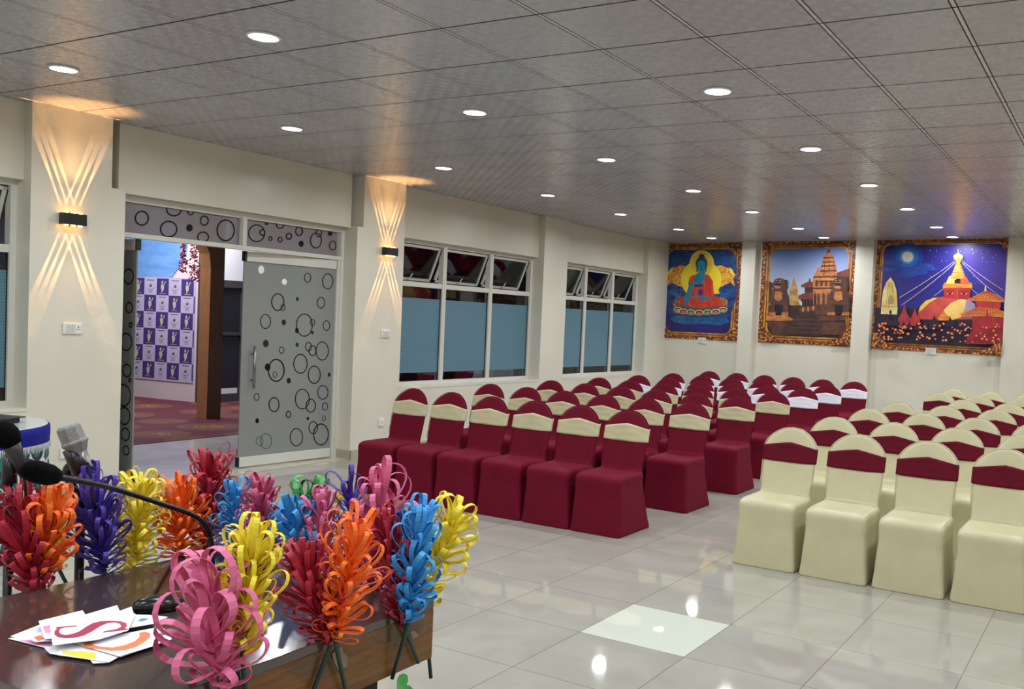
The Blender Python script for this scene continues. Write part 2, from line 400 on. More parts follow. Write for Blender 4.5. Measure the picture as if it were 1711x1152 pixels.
# transom panes with rings (photo circles measured on the pane)
for (ya, yb) in ((D0+.045, 5.985), (6.04, D1-.075)):
    b = MB(); b.box(DL((xa-.04, ya, 2.19)), DL((xa-.048, yb, 2.45))); b.build('transom_pane', frost2_m, dr)
def tp(c):   # from the two transom crops
    ox, oy, k = c
    def f(x, y):
        p = onx(ox+x/k, oy+y/k, xa-.038); p.z = min(max(p.z, 2.192), 2.448); return p-ORG
    return f
k6, k7 = 1711/225, 1711/190
ringset('ring_pattern', [(319,341,92,97,19), (727,225,102,94,18), (940,255,42,52,14), (1113,372,58,66,18), (660,480,112,108,18), (1097,580,75,70,15), (924,463,40,46,0), (1385,495,118,140,18), (495,170,32,18,0), (1265,295,28,14,0)],
        tp((195, 320, k6)), dr, ring_m)
ringset('ring_pattern', [(260,360,128,135,16), (345,348,45,52,16), (612,235,62,60,16), (745,405,48,55,20), (465,440,32,36,14), (612,455,38,46,16), (897,330,60,75,18), (1152,470,90,120,16), (1195,360,50,60,14), (930,518,38,46,0), (1403,545,55,75,14), (1365,365,34,36,0), (410,220,26,20,0)],
        tp((400, 350, k7)), dr, ring_m)

# right leaf, slightly swung outwards; hinged at the right jamb
hp = Vector((XW-.03, D1-.085, 0)); fp = Vector((XW-.115, 6.105, 0))
lf = empty('glass_door_leaf', hp-ORG); lf.parent = dr
lu = (fp-hp).normalized(); ln = Vector((lu.y, -lu.x, 0)); ln = ln if ln.x > 0 else -ln; LW = (fp-hp).length
def lb(b, s0, s1, z0, z1, t0, t1): b.obox(lu*s0+ln*t0+Vector((0,0,z0)), lu*(s1-s0), ln*(t1-t0), (0,0,z1-z0))
b = MB(); lb(b, 0, LW, .10, 2.06, -.006, .006); b.build('frosted_pane', frost_m, lf)
b = MB(); lb(b, .0, LW, .02, .115, -.022, .022); b.build('bottom_rail', white_al, lf, bevel=.003)
b = MB(); lb(b, .0, LW-.02, 2.05, 2.145, -.022, .022); b.build('top_rail', white_al, lf, bevel=.003)
b = MB(); lb(b, LW, LW+.012, .02, .115, -.024, .024); lb(b, LW-.02, LW+.004, 2.05, 2.145, -.024, .024); b.build('end_cap', dark_seal, lf)
def toleaf(ox, oy, k):
    def f(x, y):
        d = ray(ox+x/k, oy+y/k); P0 = hp+ln*.0065
        q = EYE + d*((P0-EYE).dot(ln)/d.dot(ln)); s_ = (q-hp).dot(lu)
        q = hp+lu*min(max(s_, .005), LW-.005)+ln*.0065+Vector((0,0,min(max(q.z, .12), 2.045)))
        return q-hp
    return f
kd = 1037/180
ringset('ring_pattern', [(850,405,54,78,9), (656,370,34,48,8), (785,612,40,56,9), (369,605,64,86,11), (419,658,24,34,7), (251,792,53,72,9), (625,827,81,112,10), (704,803,25,34,7), (838,832,36,50,8),
        (557,576,13,18,0), (427,800,20,28,0), (553,880,18,26,0), (702,900,12,17,0), (254,1005,27,36,0), (555,1016,15,20,0), (406,1068,26,34,8), (665,1035,32,46,9), (703,1073,38,52,9), (797,1076,64,92,9)],
        toleaf(400, 400, kd), lf, ring_m, nrm=ln)
ringset('ring_pattern', [(383,168,82,112,13), (300,137,28,36,0), (370,210,22,30,6), (503,267,20,27,0), (616,105,70,96,10), (749,210,63,88,10), (893,210,13,20,0), (194,424,27,37,7), (362,498,53,72,10),
        (634,445,72,99,9), (716,508,50,67,9), (832,380,54,70,8), (853,517,28,40,7), (500,592,26,35,9), (199,653,17,24,0), (687,632,12,17,0), (842,630,17,26,6), (739,720,45,62,8), (814,785,76,106,10), (577,812,64,88,9)],
        toleaf(395, 590, kd), lf, ring_m, nrm=ln)
ringset('pale_ring_pattern', [(285,850,57,76,8), (222,850,36,46,7)], toleaf(395, 590, kd), lf, ringpale_m, nrm=ln)
white_spot = mat('painted_daylight_dot', (245, 245, 245), .5)  # opaque white: light through the clear dots is painted as plain colour
ringset('painted_light_dot', [(209,293,28,40,0), (432,410,24,30,0)], toleaf(400, 400, kd), lf, white_spot, nrm=ln)
steel = mat('brushed_steel', (150, 148, 142), .28, metal=1)
b = MB()
hs = LW-.12
for off in (.05,):
    b.tube([lu*hs+ln*off+Vector((0,0,z)) for z in (.80, 1.22)], .0135, 10)
    for z in (.88, 1.14): b.tube([lu*hs+ln*.0+Vector((0,0,z)), lu*hs+ln*off+Vector((0,0,z))], .009, 8)
b.tube([lu*hs-ln*.05+Vector((0,0,z)) for z in (.80, 1.22)], .0135, 10)
for z in (.88, 1.14): b.tube([lu*hs-ln*.05+Vector((0,0,z)), lu*hs+Vector((0,0,z))], .009, 8)
b.build('pull_handle', steel, lf, smooth=True)
# left leaf, standing open at a right angle to the wall
hq = Vector((XW-.04, D0+.27, 0))
l2 = empty('glass_door_leaf', hq-ORG); l2.parent = dr
u2 = Vector((-1, -.06, 0)).normalized(); n2 = Vector((-u2.y, u2.x, 0)); n2 = n2 if n2.y < 0 else -n2
def l2b(b, s0, s1, z0, z1, t0, t1): b.obox(u2*s0+n2*t0+Vector((0,0,z0)), u2*(s1-s0), n2*(t1-t0), (0,0,z1-z0))
b = MB(); l2b(b, 0, 1.2, .10, 2.06, -.006, .006); b.build('frosted_pane', frost_m, l2)
b = MB(); l2b(b, 0, 1.2, .02, .115, -.022, .022); b.build('bottom_rail', white_al, l2, bevel=.003)
b = MB(); l2b(b, 0, 1.2, 2.05, 2.145, -.022, .022); b.build('top_rail', white_al, l2, bevel=.003)
b = MB(); l2b(b, -.012, 0, .02, .115, -.024, .024); l2b(b, -.012, .0, 2.05, 2.145, -.024, .024); b.build('end_cap', dark_seal, l2)
rs = []
b = MB()
rnd = random.Random(5)
for z, r_ in ((1.82, .07), (1.55, .05), (1.25, .08), (1.0, .06), (.78, .10), (.60, .08), (.44, .06), (.30, .045), (1.40, .025), (.92, .02)):
    for s_ in (.03+r_, .45+rnd.random()*.1, .85+rnd.random()*.1):
        n = 30; pts = []
        for rr in (r_, r_-.012):
            for k in range(n):
                an = 2*math.pi*k/n; q = u2*max(.002, s_+rr*math.cos(an))+n2*.0075+Vector((0,0,z+rr*math.sin(an))); pts.append(q)
        b.add(pts, [(k, (k+1) % n, n+(k+1) % n, n+k) for k in range(n)])
b.build('ring_pattern', ring_m, l2)

# ------------------------------------------------------------------ the hall seen through the door and the windows
HX = -16.5
carpet_m = mat('oval_patterned_carpet', (104, 22, 44), .9)
_c = node(carpet_m, 'ShaderNodeMapping'); _c.inputs['Scale'].default_value = (1.0, 1.0, 1); link(carpet_m, objco(carpet_m), _c.inputs[0])
_v = node(carpet_m, 'ShaderNodeTexVoronoi', feature='F1'); _v.inputs['Randomness'].default_value = .35; _v.inputs['Scale'].default_value = 1.15; link(carpet_m, _c.outputs[0], _v.inputs[0])
_nn = noise(carpet_m, objco(carpet_m), 24, 3)
_in = mixc(carpet_m, mth(carpet_m, 'GREATER_THAN', _nn, .53), (92, 46, 34), (140, 98, 44))
_d = mth(carpet_m, 'LESS_THAN', _v.outputs['Distance'], .44)
_col = mixc(carpet_m, _d, (78, 8, 32), (92, 50, 38))
_col = mixc(carpet_m, mth(carpet_m, 'LESS_THAN', _v.outputs['Distance'], .24), _col, _in)
link(carpet_m, _col, bsdf(carpet_m).inputs['Base Color'])
lobby_m = noisy('lobby_floor_tile', (176, 174, 176), (192, 190, 192), 3, .15)
HY0, HY1 = 1.0, 17.0
b = MB(); b.box((XO, HY0, -.1), (-9.6, HY1, 0)); structure(b.build('floor', lobby_m))
b = MB(); b.box((-9.6, HY0, -.1), (HX, HY1, .006)); structure(b.build('floor', carpet_m))
hallwall_m = mat('hall_pale_wall', (214, 200, 204), .6); dark_wall = mat('hall_dark_wall', (58, 54, 64), .5); maroon_wall = mat('hall_maroon_panel', (74, 30, 34), .5)
# pale wall with the step-and-repeat backdrop
HW = Vector((-14.473, 9.52, 0)); HT = (Vector((-13.163, 9.703, 0))-HW).normalized(); HN = Vector((-HT.y, HT.x, 0))
def hw(s, z, off=0): p = HW+HT*s-HN*off; return Vector((p.x, p.y, z))
def onh(x, y, off=0):
    d = ray(x, y); P0 = HW-HN*off
    return EYE + d*((P0-EYE).dot(HN)/d.dot(HN))
S_END = (onh(328, 500)-HW).dot(HT)+.03
b = MB(); b.obox(hw(-2.2, 0), HT*(2.2+S_END), HN*.2, (0,0,3.3)); structure(b.build('wall_hall', hallwall_m))
b = MB(); b.obox(hw(S_END, 0), HT*.12, HN*.35, (0,0,3.3)); structure(b.build('wall_hall_end', mat('grey_wall_end', (70, 68, 68), .5)))
b = MB(); b.box((HX, HY0, 0), (HX-.1, HY1, 3.3)); structure(b.build('wall_hall_far', dark_wall))
b = MB(); b.box((XO, HY1, 0), (HX, HY1+.1, 3.3)); structure(b.build('wall_hall_right', dark_wall))
b = MB(); b.box((XO, HY0-.1, 0), (HX, HY0, 3.3)); structure(b.build('wall_hall_left', maroon_wall))
b = MB(); b.box((XO-.1, HY0, 3.3), (HX, HY1, 3.4)); structure(b.build('ceiling', mat('hall_ceiling', (120, 116, 118), .6)))

# backdrop: checker of purple and lilac squares with small figures
purple = mat('purple_print', (66, 50, 118), .6); lilac = mat('lilac_print', (186, 178, 206), .6); fig_m = mat('cream_figure_print', (188, 182, 160), .6); ink = mat('grey_ink', (96, 90, 110), .6)
bd = MB()
s0 = (onh(222, 500)-HW).dot(HT); s1 = (onh(327, 500)-HW).dot(HT); z1_ = onh(280, 466).z; z0_ = onh(280, 634).z
cw = (s1-s0)/5.12; chh = (z1_-z0_)/6
bd.obox(hw(s0-cw*2, z0_-.03, .012), HT*(cw*7.12), -HN*.0+HN*.008, (0,0,z1_-z0_+.05), 1)
for r_ in range(6):
    for c_ in range(-2, 6):
        sa = s0+cw*c_; sb = min(sa+cw, s1+.0)
        if sb-sa < .01: continue
        za = z0_+chh*(5-r_)
        mi = 0 if (r_+c_) % 2 == 0 else 1
        P = lambda u, v, o=.0125: hw(sa+(cw)*u, za+chh*v, o)
        w_ = (sb-sa)/cw
        bd.poly([P(0.01,0.0), P(w_-.01,0.0), P(w_-.01,1), P(0.01,1)], mi)
        if w_ < .9: continue
        if mi == 0:
            for poly in ([(.35,.62),(.55,.66),(.62,.5),(.58,.3),(.42,.28),(.36,.42)], [(.40,.68),(.52,.70),(.54,.82),(.46,.88),(.39,.80)], [(.56,.60),(.64,.62),(.76,.82),(.70,.84)], [(.42,.28),(.52,.28),(.5,.18),(.4,.18)]):
                bd.poly([P(u, v, .0135) for u, v in poly], 2)
            bd.poly([P(.25,.10,.0135), P(.75,.10,.0135), P(.75,.125,.0135), P(.25,.125,.0135)], 2)
        else:
            bd.poly([P(.2,.86,.0135), P(.8,.86,.0135), P(.8,.91,.0135), P(.2,.91,.0135)], 3)
            pts = [(.5+.30*math.cos(a), .5+.2*math.sin(a)) for a in [math.pi*(.9+1.2*i/12) for i in range(13)]]
            for q0, q1 in zip(pts[:-1], pts[1:]): bd.poly([P(q0[0],q0[1],.0135), P(q1[0],q1[1],.0135), P(q1[0],q1[1]+.03,.0135), P(q0[0],q0[1]+.03,.0135)], 3)
            bd.poly([P(.42,.45,.0135), P(.6,.48,.0135), P(.62,.6,.0135), P(.5,.66,.0135), P(.4,.56,.0135)], 3)
            for v in (.22, .14): bd.poly([P(.34,v,.0135), P(.66,v,.0135), P(.66,v+.025,.0135), P(.34,v+.025,.0135)], 3)
o = bd.build('backdrop_banner', [purple, lilac, fig_m, ink])
tag(o, 'purple and lilac chequered backdrop with small figures, on the wall beyond the glass doors', 'backdrop')
# blue cloth above it with a curved lower right edge
bl = MB(); pts = [(-1.4, z1_+.01)] + [((onh(x, y)-HW).dot(HT), onh(x, y).z) for x, y in ((288,464),(292,458),(299,448),(307,436),(312,424),(314,405),(314,385),(312,360))]
top = 3.1
poly_ = [hw(s_, max(z_, z1_+.012), .012) for s_, z_ in pts] + [hw(pts[-1][0], top, .012), hw(-1.4, top, .012)]
bl.prism(poly_, HN*.01)
tag(bl.build('wall_cloth', noisy('sky_blue_cloth', (92, 142, 206), (112, 160, 218), 3, .7, stretch=(1, 1, 3))), 'plain sky-blue cloth with a curved edge, hung above the chequered backdrop', 'cloth')
# arch: laminated timber, light inner face, dark front face
arch_l = noisy('light_timber', (168, 116, 78), (184, 132, 90), 8, .35, stretch=(6, 6, .6)); arch_d = noisy('dark_timber', (58, 32, 22), (70, 40, 26), 8, .3, stretch=(6, 6, .6))
ac = onz(345, 701, .006)
ar = empty('timber_arch', ac)
tag(ar, 'tall brown timber arch standing on the patterned carpet beyond the glass doors', 'arch')
av = (onz(368, 701, .006)-ac); av.z = 0; av_n = av.normalized()          # along the dark face
al = (onz(328, 698, .006)-ac); al.z = 0; al_n = al.normalized()          # along the light face
DW = av.length
prof = [(0, 0), (0, 2.1), (-.02, 2.3), (-.10, 2.5), (-.24, 2.68), (-.45, 2.85), (-.75, 2.98), (-1.1, 3.05)]   # inner edge of arch in plane of dark face
dz = [(DW, 0), (DW, 3.28), (-1.1, 3.28)]
b = MB()
front = [Vector((0,0,0))+av_n*x+Vector((0,0,z)) for x, z in prof] + [av_n*x+Vector((0,0,z)) for x, z in reversed(dz)]
dep = al_n*al.length
b.add(front+[p+dep for p in front], [tuple(range(len(front))), tuple(range(len(front), 2*len(front)))[::-1]] + [(len(front)-2, len(front)-1, 2*len(front)-1, 2*len(front)-2)])
b.build('arch_face', arch_d, ar)
b = MB(); n = len(prof); pr = [av_n*x+Vector((0,0,z)) for x, z in prof]
b.add(pr+[p+dep for p in pr], [(k, k+1, n+k+1, n+k) for k in range(n-1)]); b.build('arch_reveal', arch_l, ar)
# garlands of pink blossom hanging in the arch
def garland(px, y0_, y1_, seed, D, label, wpx=8):
    rnd = random.Random(seed); top_ = ond(px, y0_, D); bot = ond(px, y1_, D); b = MB(); L = (top_-bot).length
    r_ = wpx/FPX*D
    for k in range(int(L*260)):
        t_ = rnd.random(); a_ = rnd.random()*6.28; rr = r_*(rnd.random()**.5)*(.6+.4*(1-t_))
        p = bot.lerp(top_, t_)+Vector((math.cos(a_)*rr, math.sin(a_)*rr, 0)); s_ = .018+.014*rnd.random()
        ax = Vector((rnd.uniform(-1,1), rnd.uniform(-1,1), rnd.uniform(-1,1))).normalized(); bx_ = ax.orthogonal().normalized(); cx_ = ax.cross(bx_)
        b.add([p+bx_*s_, p+cx_*s_*.6, p-bx_*s_, p-cx_*s_*.6, p+ax*s_*.3, p-ax*s_*.3], [(0,1,4),(1,2,4),(2,3,4),(3,0,4),(1,0,5),(2,1,5),(3,2,5),(0,3,5)], rnd.randrange(2))
    b.tube([top_, bot], .004, 5, 1)
    tag(b.build('blossom_garland', [mat('pink_petal', (190, 78, 112), .6), mat('rose_petal', (150, 44, 78), .6)]), label, 'garland', 'garlands hanging in the arch')
DG = (ac-EYE).dot(_f)+.2
garland(306, 392, 456, 3, DG, 'shorter pink blossom garland hanging left in the timber arch', 7)
garland(325, 390, 470, 4, DG, 'longer pink blossom garland hanging close to the arch timber', 9)
# far grey door with white panel over it
b = MB(); qa, qb = onz(373, 672, .006), onz(403, 670, .006); qd = (qb-qa).normalized(); 
fd = empty('door_2', qa); fd['kind'] = 'structure'
nrm_ = Vector((qd.y, -qd.x, 0)); nrm_ = nrm_ if nrm_.dot(EYE-qa) > 0 else -nrm_
zt_ = (EYE+ray(392, 470)*((qa-EYE).dot(nrm_)/ray(392, 470).dot(nrm_))).z
grey_f = mat('grey_door_frame', (72, 70, 74), .4); grey_g = mat('smoked_glass', (44, 46, 54), .2)
wide = qd*1.05
b.obox(-qd*.35, wide+qd*.3, -nrm_*.08, (0,0,.12)); b.obox(-qd*.35+Vector((0,0,zt_-.12)), wide+qd*.3, -nrm_*.08, (0,0,.12))
b.obox(-qd*.35, qd*.1, -nrm_*.08, (0,0,zt_)); b.obox(qd*.42, qd*.16, -nrm_*.08, (0,0,zt_)); b.obox(-qd*.3+Vector((0,0,1.1)), qd*.75, -nrm_*.06, (0,0,.05)); b.obox(qd*.32, qd*.05, -nrm_*.05+nrm_*.0, (0,0,zt_))
b.build('door_frame', grey_f, fd)
b = MB(); b.obox(-qd*.3-nrm_*.04+Vector((0,0,.12)), qd*.72, -nrm_*.02, (0,0,zt_-.2)); b.build('door_glass', grey_g, fd)
b = MB(); b.obox(-qd*.25-nrm_*.035+Vector((0,0,.13)), qd*.55, nrm_*.004, (0,0,.09)); b.build('door_kick_strip', mat('bright_strip', (235, 235, 238), .4), fd)
b = MB(); b.obox(qd*.40+nrm_*.002+Vector((0,0,.95)), qd*.02, nrm_*.04, (0,0,.16)); b.build('door_handle', dark_seal, fd)
b = MB(); b.obox(qa-qd*.28-nrm_*.09, qd*2.0, -nrm_*.1, (0,0,3.28)); structure(b.build('wall_hall_white', mat('hall_white_wall', (228, 232, 238), .5)))
# hall light: its own ceiling panels
hl = bpy.data.lights.new('hall_panel', 'AREA'); hl.shape = 'RECTANGLE'; hl.size = .6; hl.size_y = .6; hl.energy = 60; hl.color = (.96, .95, 1)
for x, y in ((-10.2, 6.2), (-12.2, 8.0), (-13.6, 8.4), (-12.6, 9.6), (-10.0, 10.5)):
    lo = bpy.data.objects.new('hall_panel_lamp', hl); COL.objects.link(lo); lo.location = (x, y, 3.27)

# ------------------------------------------------------------------ banquet chairs in stretch covers
def chair_meshes():
    """cover: body skirt + seat + arched back fused by a voxel remesh; sash: band round the back"""
    def rr(w, y0, y1, z, rad, n=7):
        pts = []
        for cx_, cy_, a0 in ((w-rad, y1-rad, 0), (-w+rad, y1-rad, 90), (-w+rad, y0+rad, 180), (w-rad, y0+rad, 270)):
            for k in range(n): a = R(a0+90*k/(n-1)); pts.append(Vector((cx_+rad*math.cos(a), cy_+rad*math.sin(a), z)))
        return pts
    b = MB()
    sk = [(.0, .224, 0, .525, .022), (.015, .223, .0, .52, .022), (.10, .214, .004, .495, .025), (.20, .208, .006, .465, .028), (.30, .200, .008, .438, .03), (.38, .200, .003, .425, .034), (.418, .203, .001, .428, .038), (.440, .199, .010, .425, .045), (.455, .186, .03, .415, .055), (.461, .16, .06, .40, .06)]
    b.loft([rr(w_, y0, y1, z, rd) for z, w_, y0, y1, rd in sk])
    # hem lifts a little between the four feet
    V = b.v
    for i, v in enumerate(V):
        x, y, z = v
        if z < .1:
            lift = .018*max(0, 1-(abs(x)/.2)**2)*(1 if (y < .05 or y > .47) else 0) + (.035*max(0, 1-((y-.26)/.23)**2) if abs(x) > .17 else 0)
            V[i] = (x, y, z+lift*(1-z/.1))
    # back: hull sections swept up and backwards
    def yb(z): return .385 + (z-.40)*.235
    def half(z):
        if z < .79: return .186 + .010*math.sin(max(0, (z-.42)/.37)*math.pi*.5)
        t = (z-.79)/.133; return .196*math.sqrt(max(0, 1-t**1.4))
    rings = []
    for z in [.36, .42, .48, .55, .62, .70, .76, .79, .82, .845, .865, .88, .895, .907, .915, .920]:
        h_ = max(half(z), .012); th = .024 if z < .8 else .024-.010*(z-.8)/.12
        th += .010*max(0, 1-(z-.36)/.15)
        rg = []
        for k in range(32):
            a = 2*math.pi*k/32; c, s_ = math.cos(a), math.sin(a)
            px_ = h_*math.copysign(abs(c)**.55, c); bow = .018*(1-(px_/.2)**2)
            rg.append(Vector((px_, yb(z)+bow+th*math.copysign(abs(s_)**.75, s_), z)))
        rings.append(rg)
    b.loft(rings)
    o = b.build('tmp', []); md = o.modifiers.new('r', 'REMESH'); md.mode = 'VOXEL'; md.voxel_size = .0095; md.use_smooth_shade = True
    sm = o.modifiers.new('s', 'SMOOTH'); sm.factor = .6; sm.iterations = 6
    dg = bpy.context.evaluated_depsgraph_get(); me = bpy.data.meshes.new_from_object(o.evaluated_get(dg)); me.name = 'chair_cover'
    me.polygons.foreach_set('use_smooth', [True]*len(me.polygons))
    bpy.data.objects.remove(o)
    # piping seam round the back
    pb = MB(); zs = [.50, .56, .62, .68, .74, .79, .82, .845, .865, .88, .895, .907, .914]
    side = lambda sg: [Vector((sg*(half(z)+.0005), yb(z)-.006+.018*(1-(half(z)/.2)**2), z)) for z in zs]
    pb.tube(side(-1)+[Vector((0, yb(.92)+.010, .9215))]+side(1)[::-1], .0032, 6)
    po = pb.build('tmp3', [], smooth=True); pme = po.data; bpy.data.objects.remove(po)
    # sash
    s = MB(); n = 72; rows = 9; grid = []
    rnd = random.Random(2)
    for j in range(rows):
        v = j/(rows-1)
        for k in range(n):
            a = 2*math.pi*k/n; c, s_ = math.cos(a), math.sin(a); px_ = .2015*math.copysign(abs(c)**.55, c); u = px_/.2
            top = .786+.034*(1-abs(u)**1.1); bot = .684-.006*(1-u*u)
            z = bot+(top-bot)*v
            bow = .018*(1-u*u)
            pin = math.exp(-(u/.35)**2)                  # gathered folds in the middle
            f = .0035*math.sin(v*math.pi*5)*pin + .0015*math.sin(v*9+u*6)
            th = .031+f-.002*(1-abs(2*v-1))
            grid.append((px_*(1 if z < .79 else 1-(z-.79)*.25), yb(z)+bow+th*math.copysign(abs(s_)**.75, s_), z))
    F = [(j*n+k, j*n+(k+1) % n, (j+1)*n+(k+1) % n, (j+1)*n+k) for j in range(rows-1) for k in range(n)]
    s.add(grid, F); so = s.build('tmp2', [], smooth=True)
    sd = so.modifiers.new('so', 'SOLIDIFY'); sd.thickness = .004; sd.offset = -1
    dg = bpy.context.evaluated_depsgraph_get(); sme = bpy.data.meshes.new_from_object(so.evaluated_get(dg)); sme.name = 'sash'
    bpy.data.objects.remove(so)
    return me, sme, pme
def fabric(name, a, b_, rough, sheen, fold=.15):
    m = mat(name, a, rough, sheen=sheen, spec=.4); v = objco(m)
    link(m, ramp(m, noise(m, v, 5, 3), [(.3, a), (.7, b_)]), bsdf(m).inputs['Base Color'])
    mp = node(m, 'ShaderNodeMapping'); mp.inputs['Scale'].default_value = (1, 1, .35); link(m, v, mp.inputs[0])
    bump(m, mth(m, 'ADD', noise(m, mp.outputs[0], 13, 3, .6), mth(m, 'MULTIPLY', noise(m, v, 4, 2), 1.5)), fold, .02)
    return m
burg_m = fabric('burgundy_stretch_fabric', (102, 8, 33), (110, 11, 38), .7, 0)
cream_m = fabric('cream_stretch_fabric', (194, 187, 150), (203, 197, 160), .36, .0)
sashc_m = fabric('cream_sash_fabric', (190, 182, 144), (200, 193, 155), .55, .1, .1)
sashw_m = fabric('white_sash_fabric', (226, 224, 236), (232, 230, 240), .55, .1, .1)
sashb_m = fabric('burgundy_sash_fabric', (92, 6, 29), (100, 9, 34), .7, 0, .1)
for q_ in (burg_m, sashb_m): bsdf(q_).inputs['Specular IOR Level'].default_value = .15
cov_me, sash_me, pipe_me = chair_meshes()
def mesh_with(me, m):
    c = me.copy(); c.materials.clear(); c.materials.append(m); return c
PROTO = {}
def chair(kind):
    if kind in PROTO: return copy_tree(PROTO[kind])
    cm_, sm_ = {'bc': (burg_m, sashc_m), 'bw': (burg_m, sashw_m), 'cb': (cream_m, sashb_m), 'b': (burg_m, None)}[kind]
    t = empty('banquet_chair')
    o = bpy.data.objects.new('chair_cover', mesh_with(cov_me, cm_)); COL.objects.link(o); o.parent = t
    o = bpy.data.objects.new('piping', mesh_with(pipe_me, cm_)); COL.objects.link(o); o.parent = t
    if sm_:
        o = bpy.data.objects.new('sash', mesh_with(sash_me, sm_)); COL.objects.link(o); o.parent = t
    PROTO[kind] = t
    return t
rnd = random.Random(11)
ROWW = ['front row', 'second row', 'third row', 'fourth row', 'fifth row', 'sixth row', 'back row']
COLW = ['at the aisle', 'second from the aisle', 'third from the aisle', 'fourth from the aisle', 'fifth from the aisle', 'at the wall end']
rowY = [6.03, 7.22, 8.36, 9.47, 10.55, 11.62, 12.95]
for r_, y in enumerate(rowY):
    for c_ in range(6):
        kind = 'bc' if r_ < 4 else 'bw'
        t = chair(kind)
        t.location = (-3.462-.456*c_+rnd.uniform(-.004, .004)*(r_ > 0), y+rnd.uniform(-.02, .02)*(1 if r_ else .4), 0)
        t.rotation_euler = (0, 0, R(rnd.uniform(-.4, .4) if r_ else rnd.uniform(-.6, .6)))
        tag(t, 'burgundy covered chair with %s sash, %s, %s of the burgundy block' % ('cream' if kind == 'bc' else 'white', COLW[c_], ROWW[r_]), 'chair', 'burgundy chairs of the left block')
rowC = [5.945, 7.10, 8.26, 9.50, 10.72, 11.9, 12.95]
vis = [5, 6, 7, 7, 8, 8, 8]
for r_, y in enumerate(rowC):
    for c_ in range(vis[r_]):
        if r_ == 4 and c_ == 0: continue
        t = chair('cb')
        t.location = (-2.084+.478*c_+rnd.uniform(-.008, .008)*(r_ > 0), y+rnd.uniform(-.025, .025)*(1 if r_ else .3), 0)
        t.rotation_euler = (0, 0, R(rnd.uniform(-1.6, 1.6) if r_ else rnd.uniform(-.8, .8)))
        cw_ = ['at the aisle', 'second from the aisle', 'third from the aisle', 'fourth from the aisle', 'fifth from the aisle', 'sixth from the aisle', 'seventh from the aisle', 'eighth from the aisle'][c_]
        if r_ == 4: cw_ = ['', 'nearest the aisle beside the gap', 'next but one to the gap', 'fourth from the aisle', 'fifth from the aisle', 'sixth from the aisle', 'seventh from the aisle', 'eighth from the aisle'][c_]
        tag(t, 'cream covered chair with burgundy sash, %s, %s, cream block' % (cw_, ROWW[r_]), 'chair', 'cream chairs of the right block')

# ------------------------------------------------------------------ wall sconces
amber_lens = mat('lit_amber_lens', (255, 200, 110), .4, emit=(255, 176, 80), es=25)
black_metal = mat('black_metal', (24, 20, 26), .35)
def sconce(y, z, label):
    t = empty('wall_sconce', (XF, y, z)); tag(t, label, 'wall light', 'up and down sconces on the pillars')
    b = MB(); b.lathe([(.055, 0), (.055, .012)], 20, axis=(1,0,0)); b.build('wall_plate', black_metal, t)
    b = MB(); b.box((.008, -.09, -.045), (.085, .09, .045)); b.build('lamp_body', black_metal, t, bevel=.006)
    for sg in (1, -1):
        for k in (-1, 0, 1):
            b = MB(); b.lathe([(.017, .0), (.017, .004), (.012, .009), (.001, .011)], 14, org=(.05, k*.055, sg*.0445), axis=(0,0,sg)); b.build('lens', amber_lens, t, smooth=True)
    for sg in (1, -1):
        for k in (-1, 0, 1):
            beams = [(tl, sz, en, dx, .02, .3) for tl in (-21, 21) for sz, en, dx in ((5, 150, -.04), (6, 20, -.11), (12, 2.4, -.22))] + [(0, 50, 32 if sg > 0 else 7, .20, .05, .6)]
            for tilt, sz, en, dx, lx_, bl_ in beams:
                l = bpy.data.lights.new('sconce_beam', 'SPOT'); l.energy = en; l.color = (1, .50, .16); l.spot_size = R(sz); l.spot_blend = bl_; l.shadow_soft_size = .004
                lo = bpy.data.objects.new('sconce_beam', l); COL.objects.link(lo); lo.parent = t
                lo.location = (lx_, k*.055, sg*.059)
                d = Vector((dx, math.tan(R(tilt)), sg)).normalized()
                lo.rotation_euler = d.to_track_quat('-Z', 'Y').to_euler()
    return t
sconce(4.225, 2.224, 'black up and down wall sconce glowing amber on the pillar left of the glass door')
sconce(7.763, 2.290, 'black up and down wall sconce glowing amber on the pillar right of the glass door')

# ------------------------------------------------------------------ switches and sockets
plate_m = mat('white_switch_plate', (226, 226, 222), .3); slot_m = mat('dark_slot', (40, 40, 42), .5); key_m = mat('switch_rocker', (206, 208, 204), .3)
def plate(origin, ax, nrm, w_, h_, keys, socket, label, group=None, screen=False):
    t = empty('switch_plate' if keys else 'wall_socket', origin); ax = Vector(ax).normalized(); nrm = Vector(nrm).normalized(); Z = Vector((0,0,1))
    def bx(b, u0, u1, v0, v1, d0, d1): b.obox(ax*u0+Z*v0+nrm*d0, ax*(u1-u0), Z*(v1-v0), nrm*(d1-d0))
    b = MB(); bx(b, -w_/2, w_/2, -h_/2, h_/2, 0, .014); b.build('cover_plate', plate_m, t, bevel=.003)
    if keys:
        kx, ky, u0, u1 = keys
        for i in range(kx):
            for j in range(ky):
                b = MB(); du = (u1-u0)*w_/kx; dv = h_*.76/ky; a = u0*w_-w_/2+du*i; v = -h_*.38+dv*j
                bx(b, a+.002, a+du-.002, v+.002, v+dv-.002, .014, .018); b.build('rocker', key_m, t)
    if socket:
        b = MB()
        for du, dv, sx_, sz_ in ((0, .010, .0035, .006), (-.010, -.008, .0045, .003), (.010, -.008, .0045, .003)): bx(b, socket*w_-w_/2+du-sx_, socket*w_-w_/2+du+sx_, dv-sz_, dv+sz_, .0135, .0150)
        b.build('socket_hole', slot_m, t)
    tag(t, label, 'switch plate' if keys else 'socket', group)
    return t
lx = (0,1,0); ln_ = (1,0,0)
plate((XF, 4.262, 1.371), lx, ln_, .15, .088, (3, 2, .12, .62), .80, 'white switch plate with socket on the pillar left of the glass door', 'switch plates on the pillars')
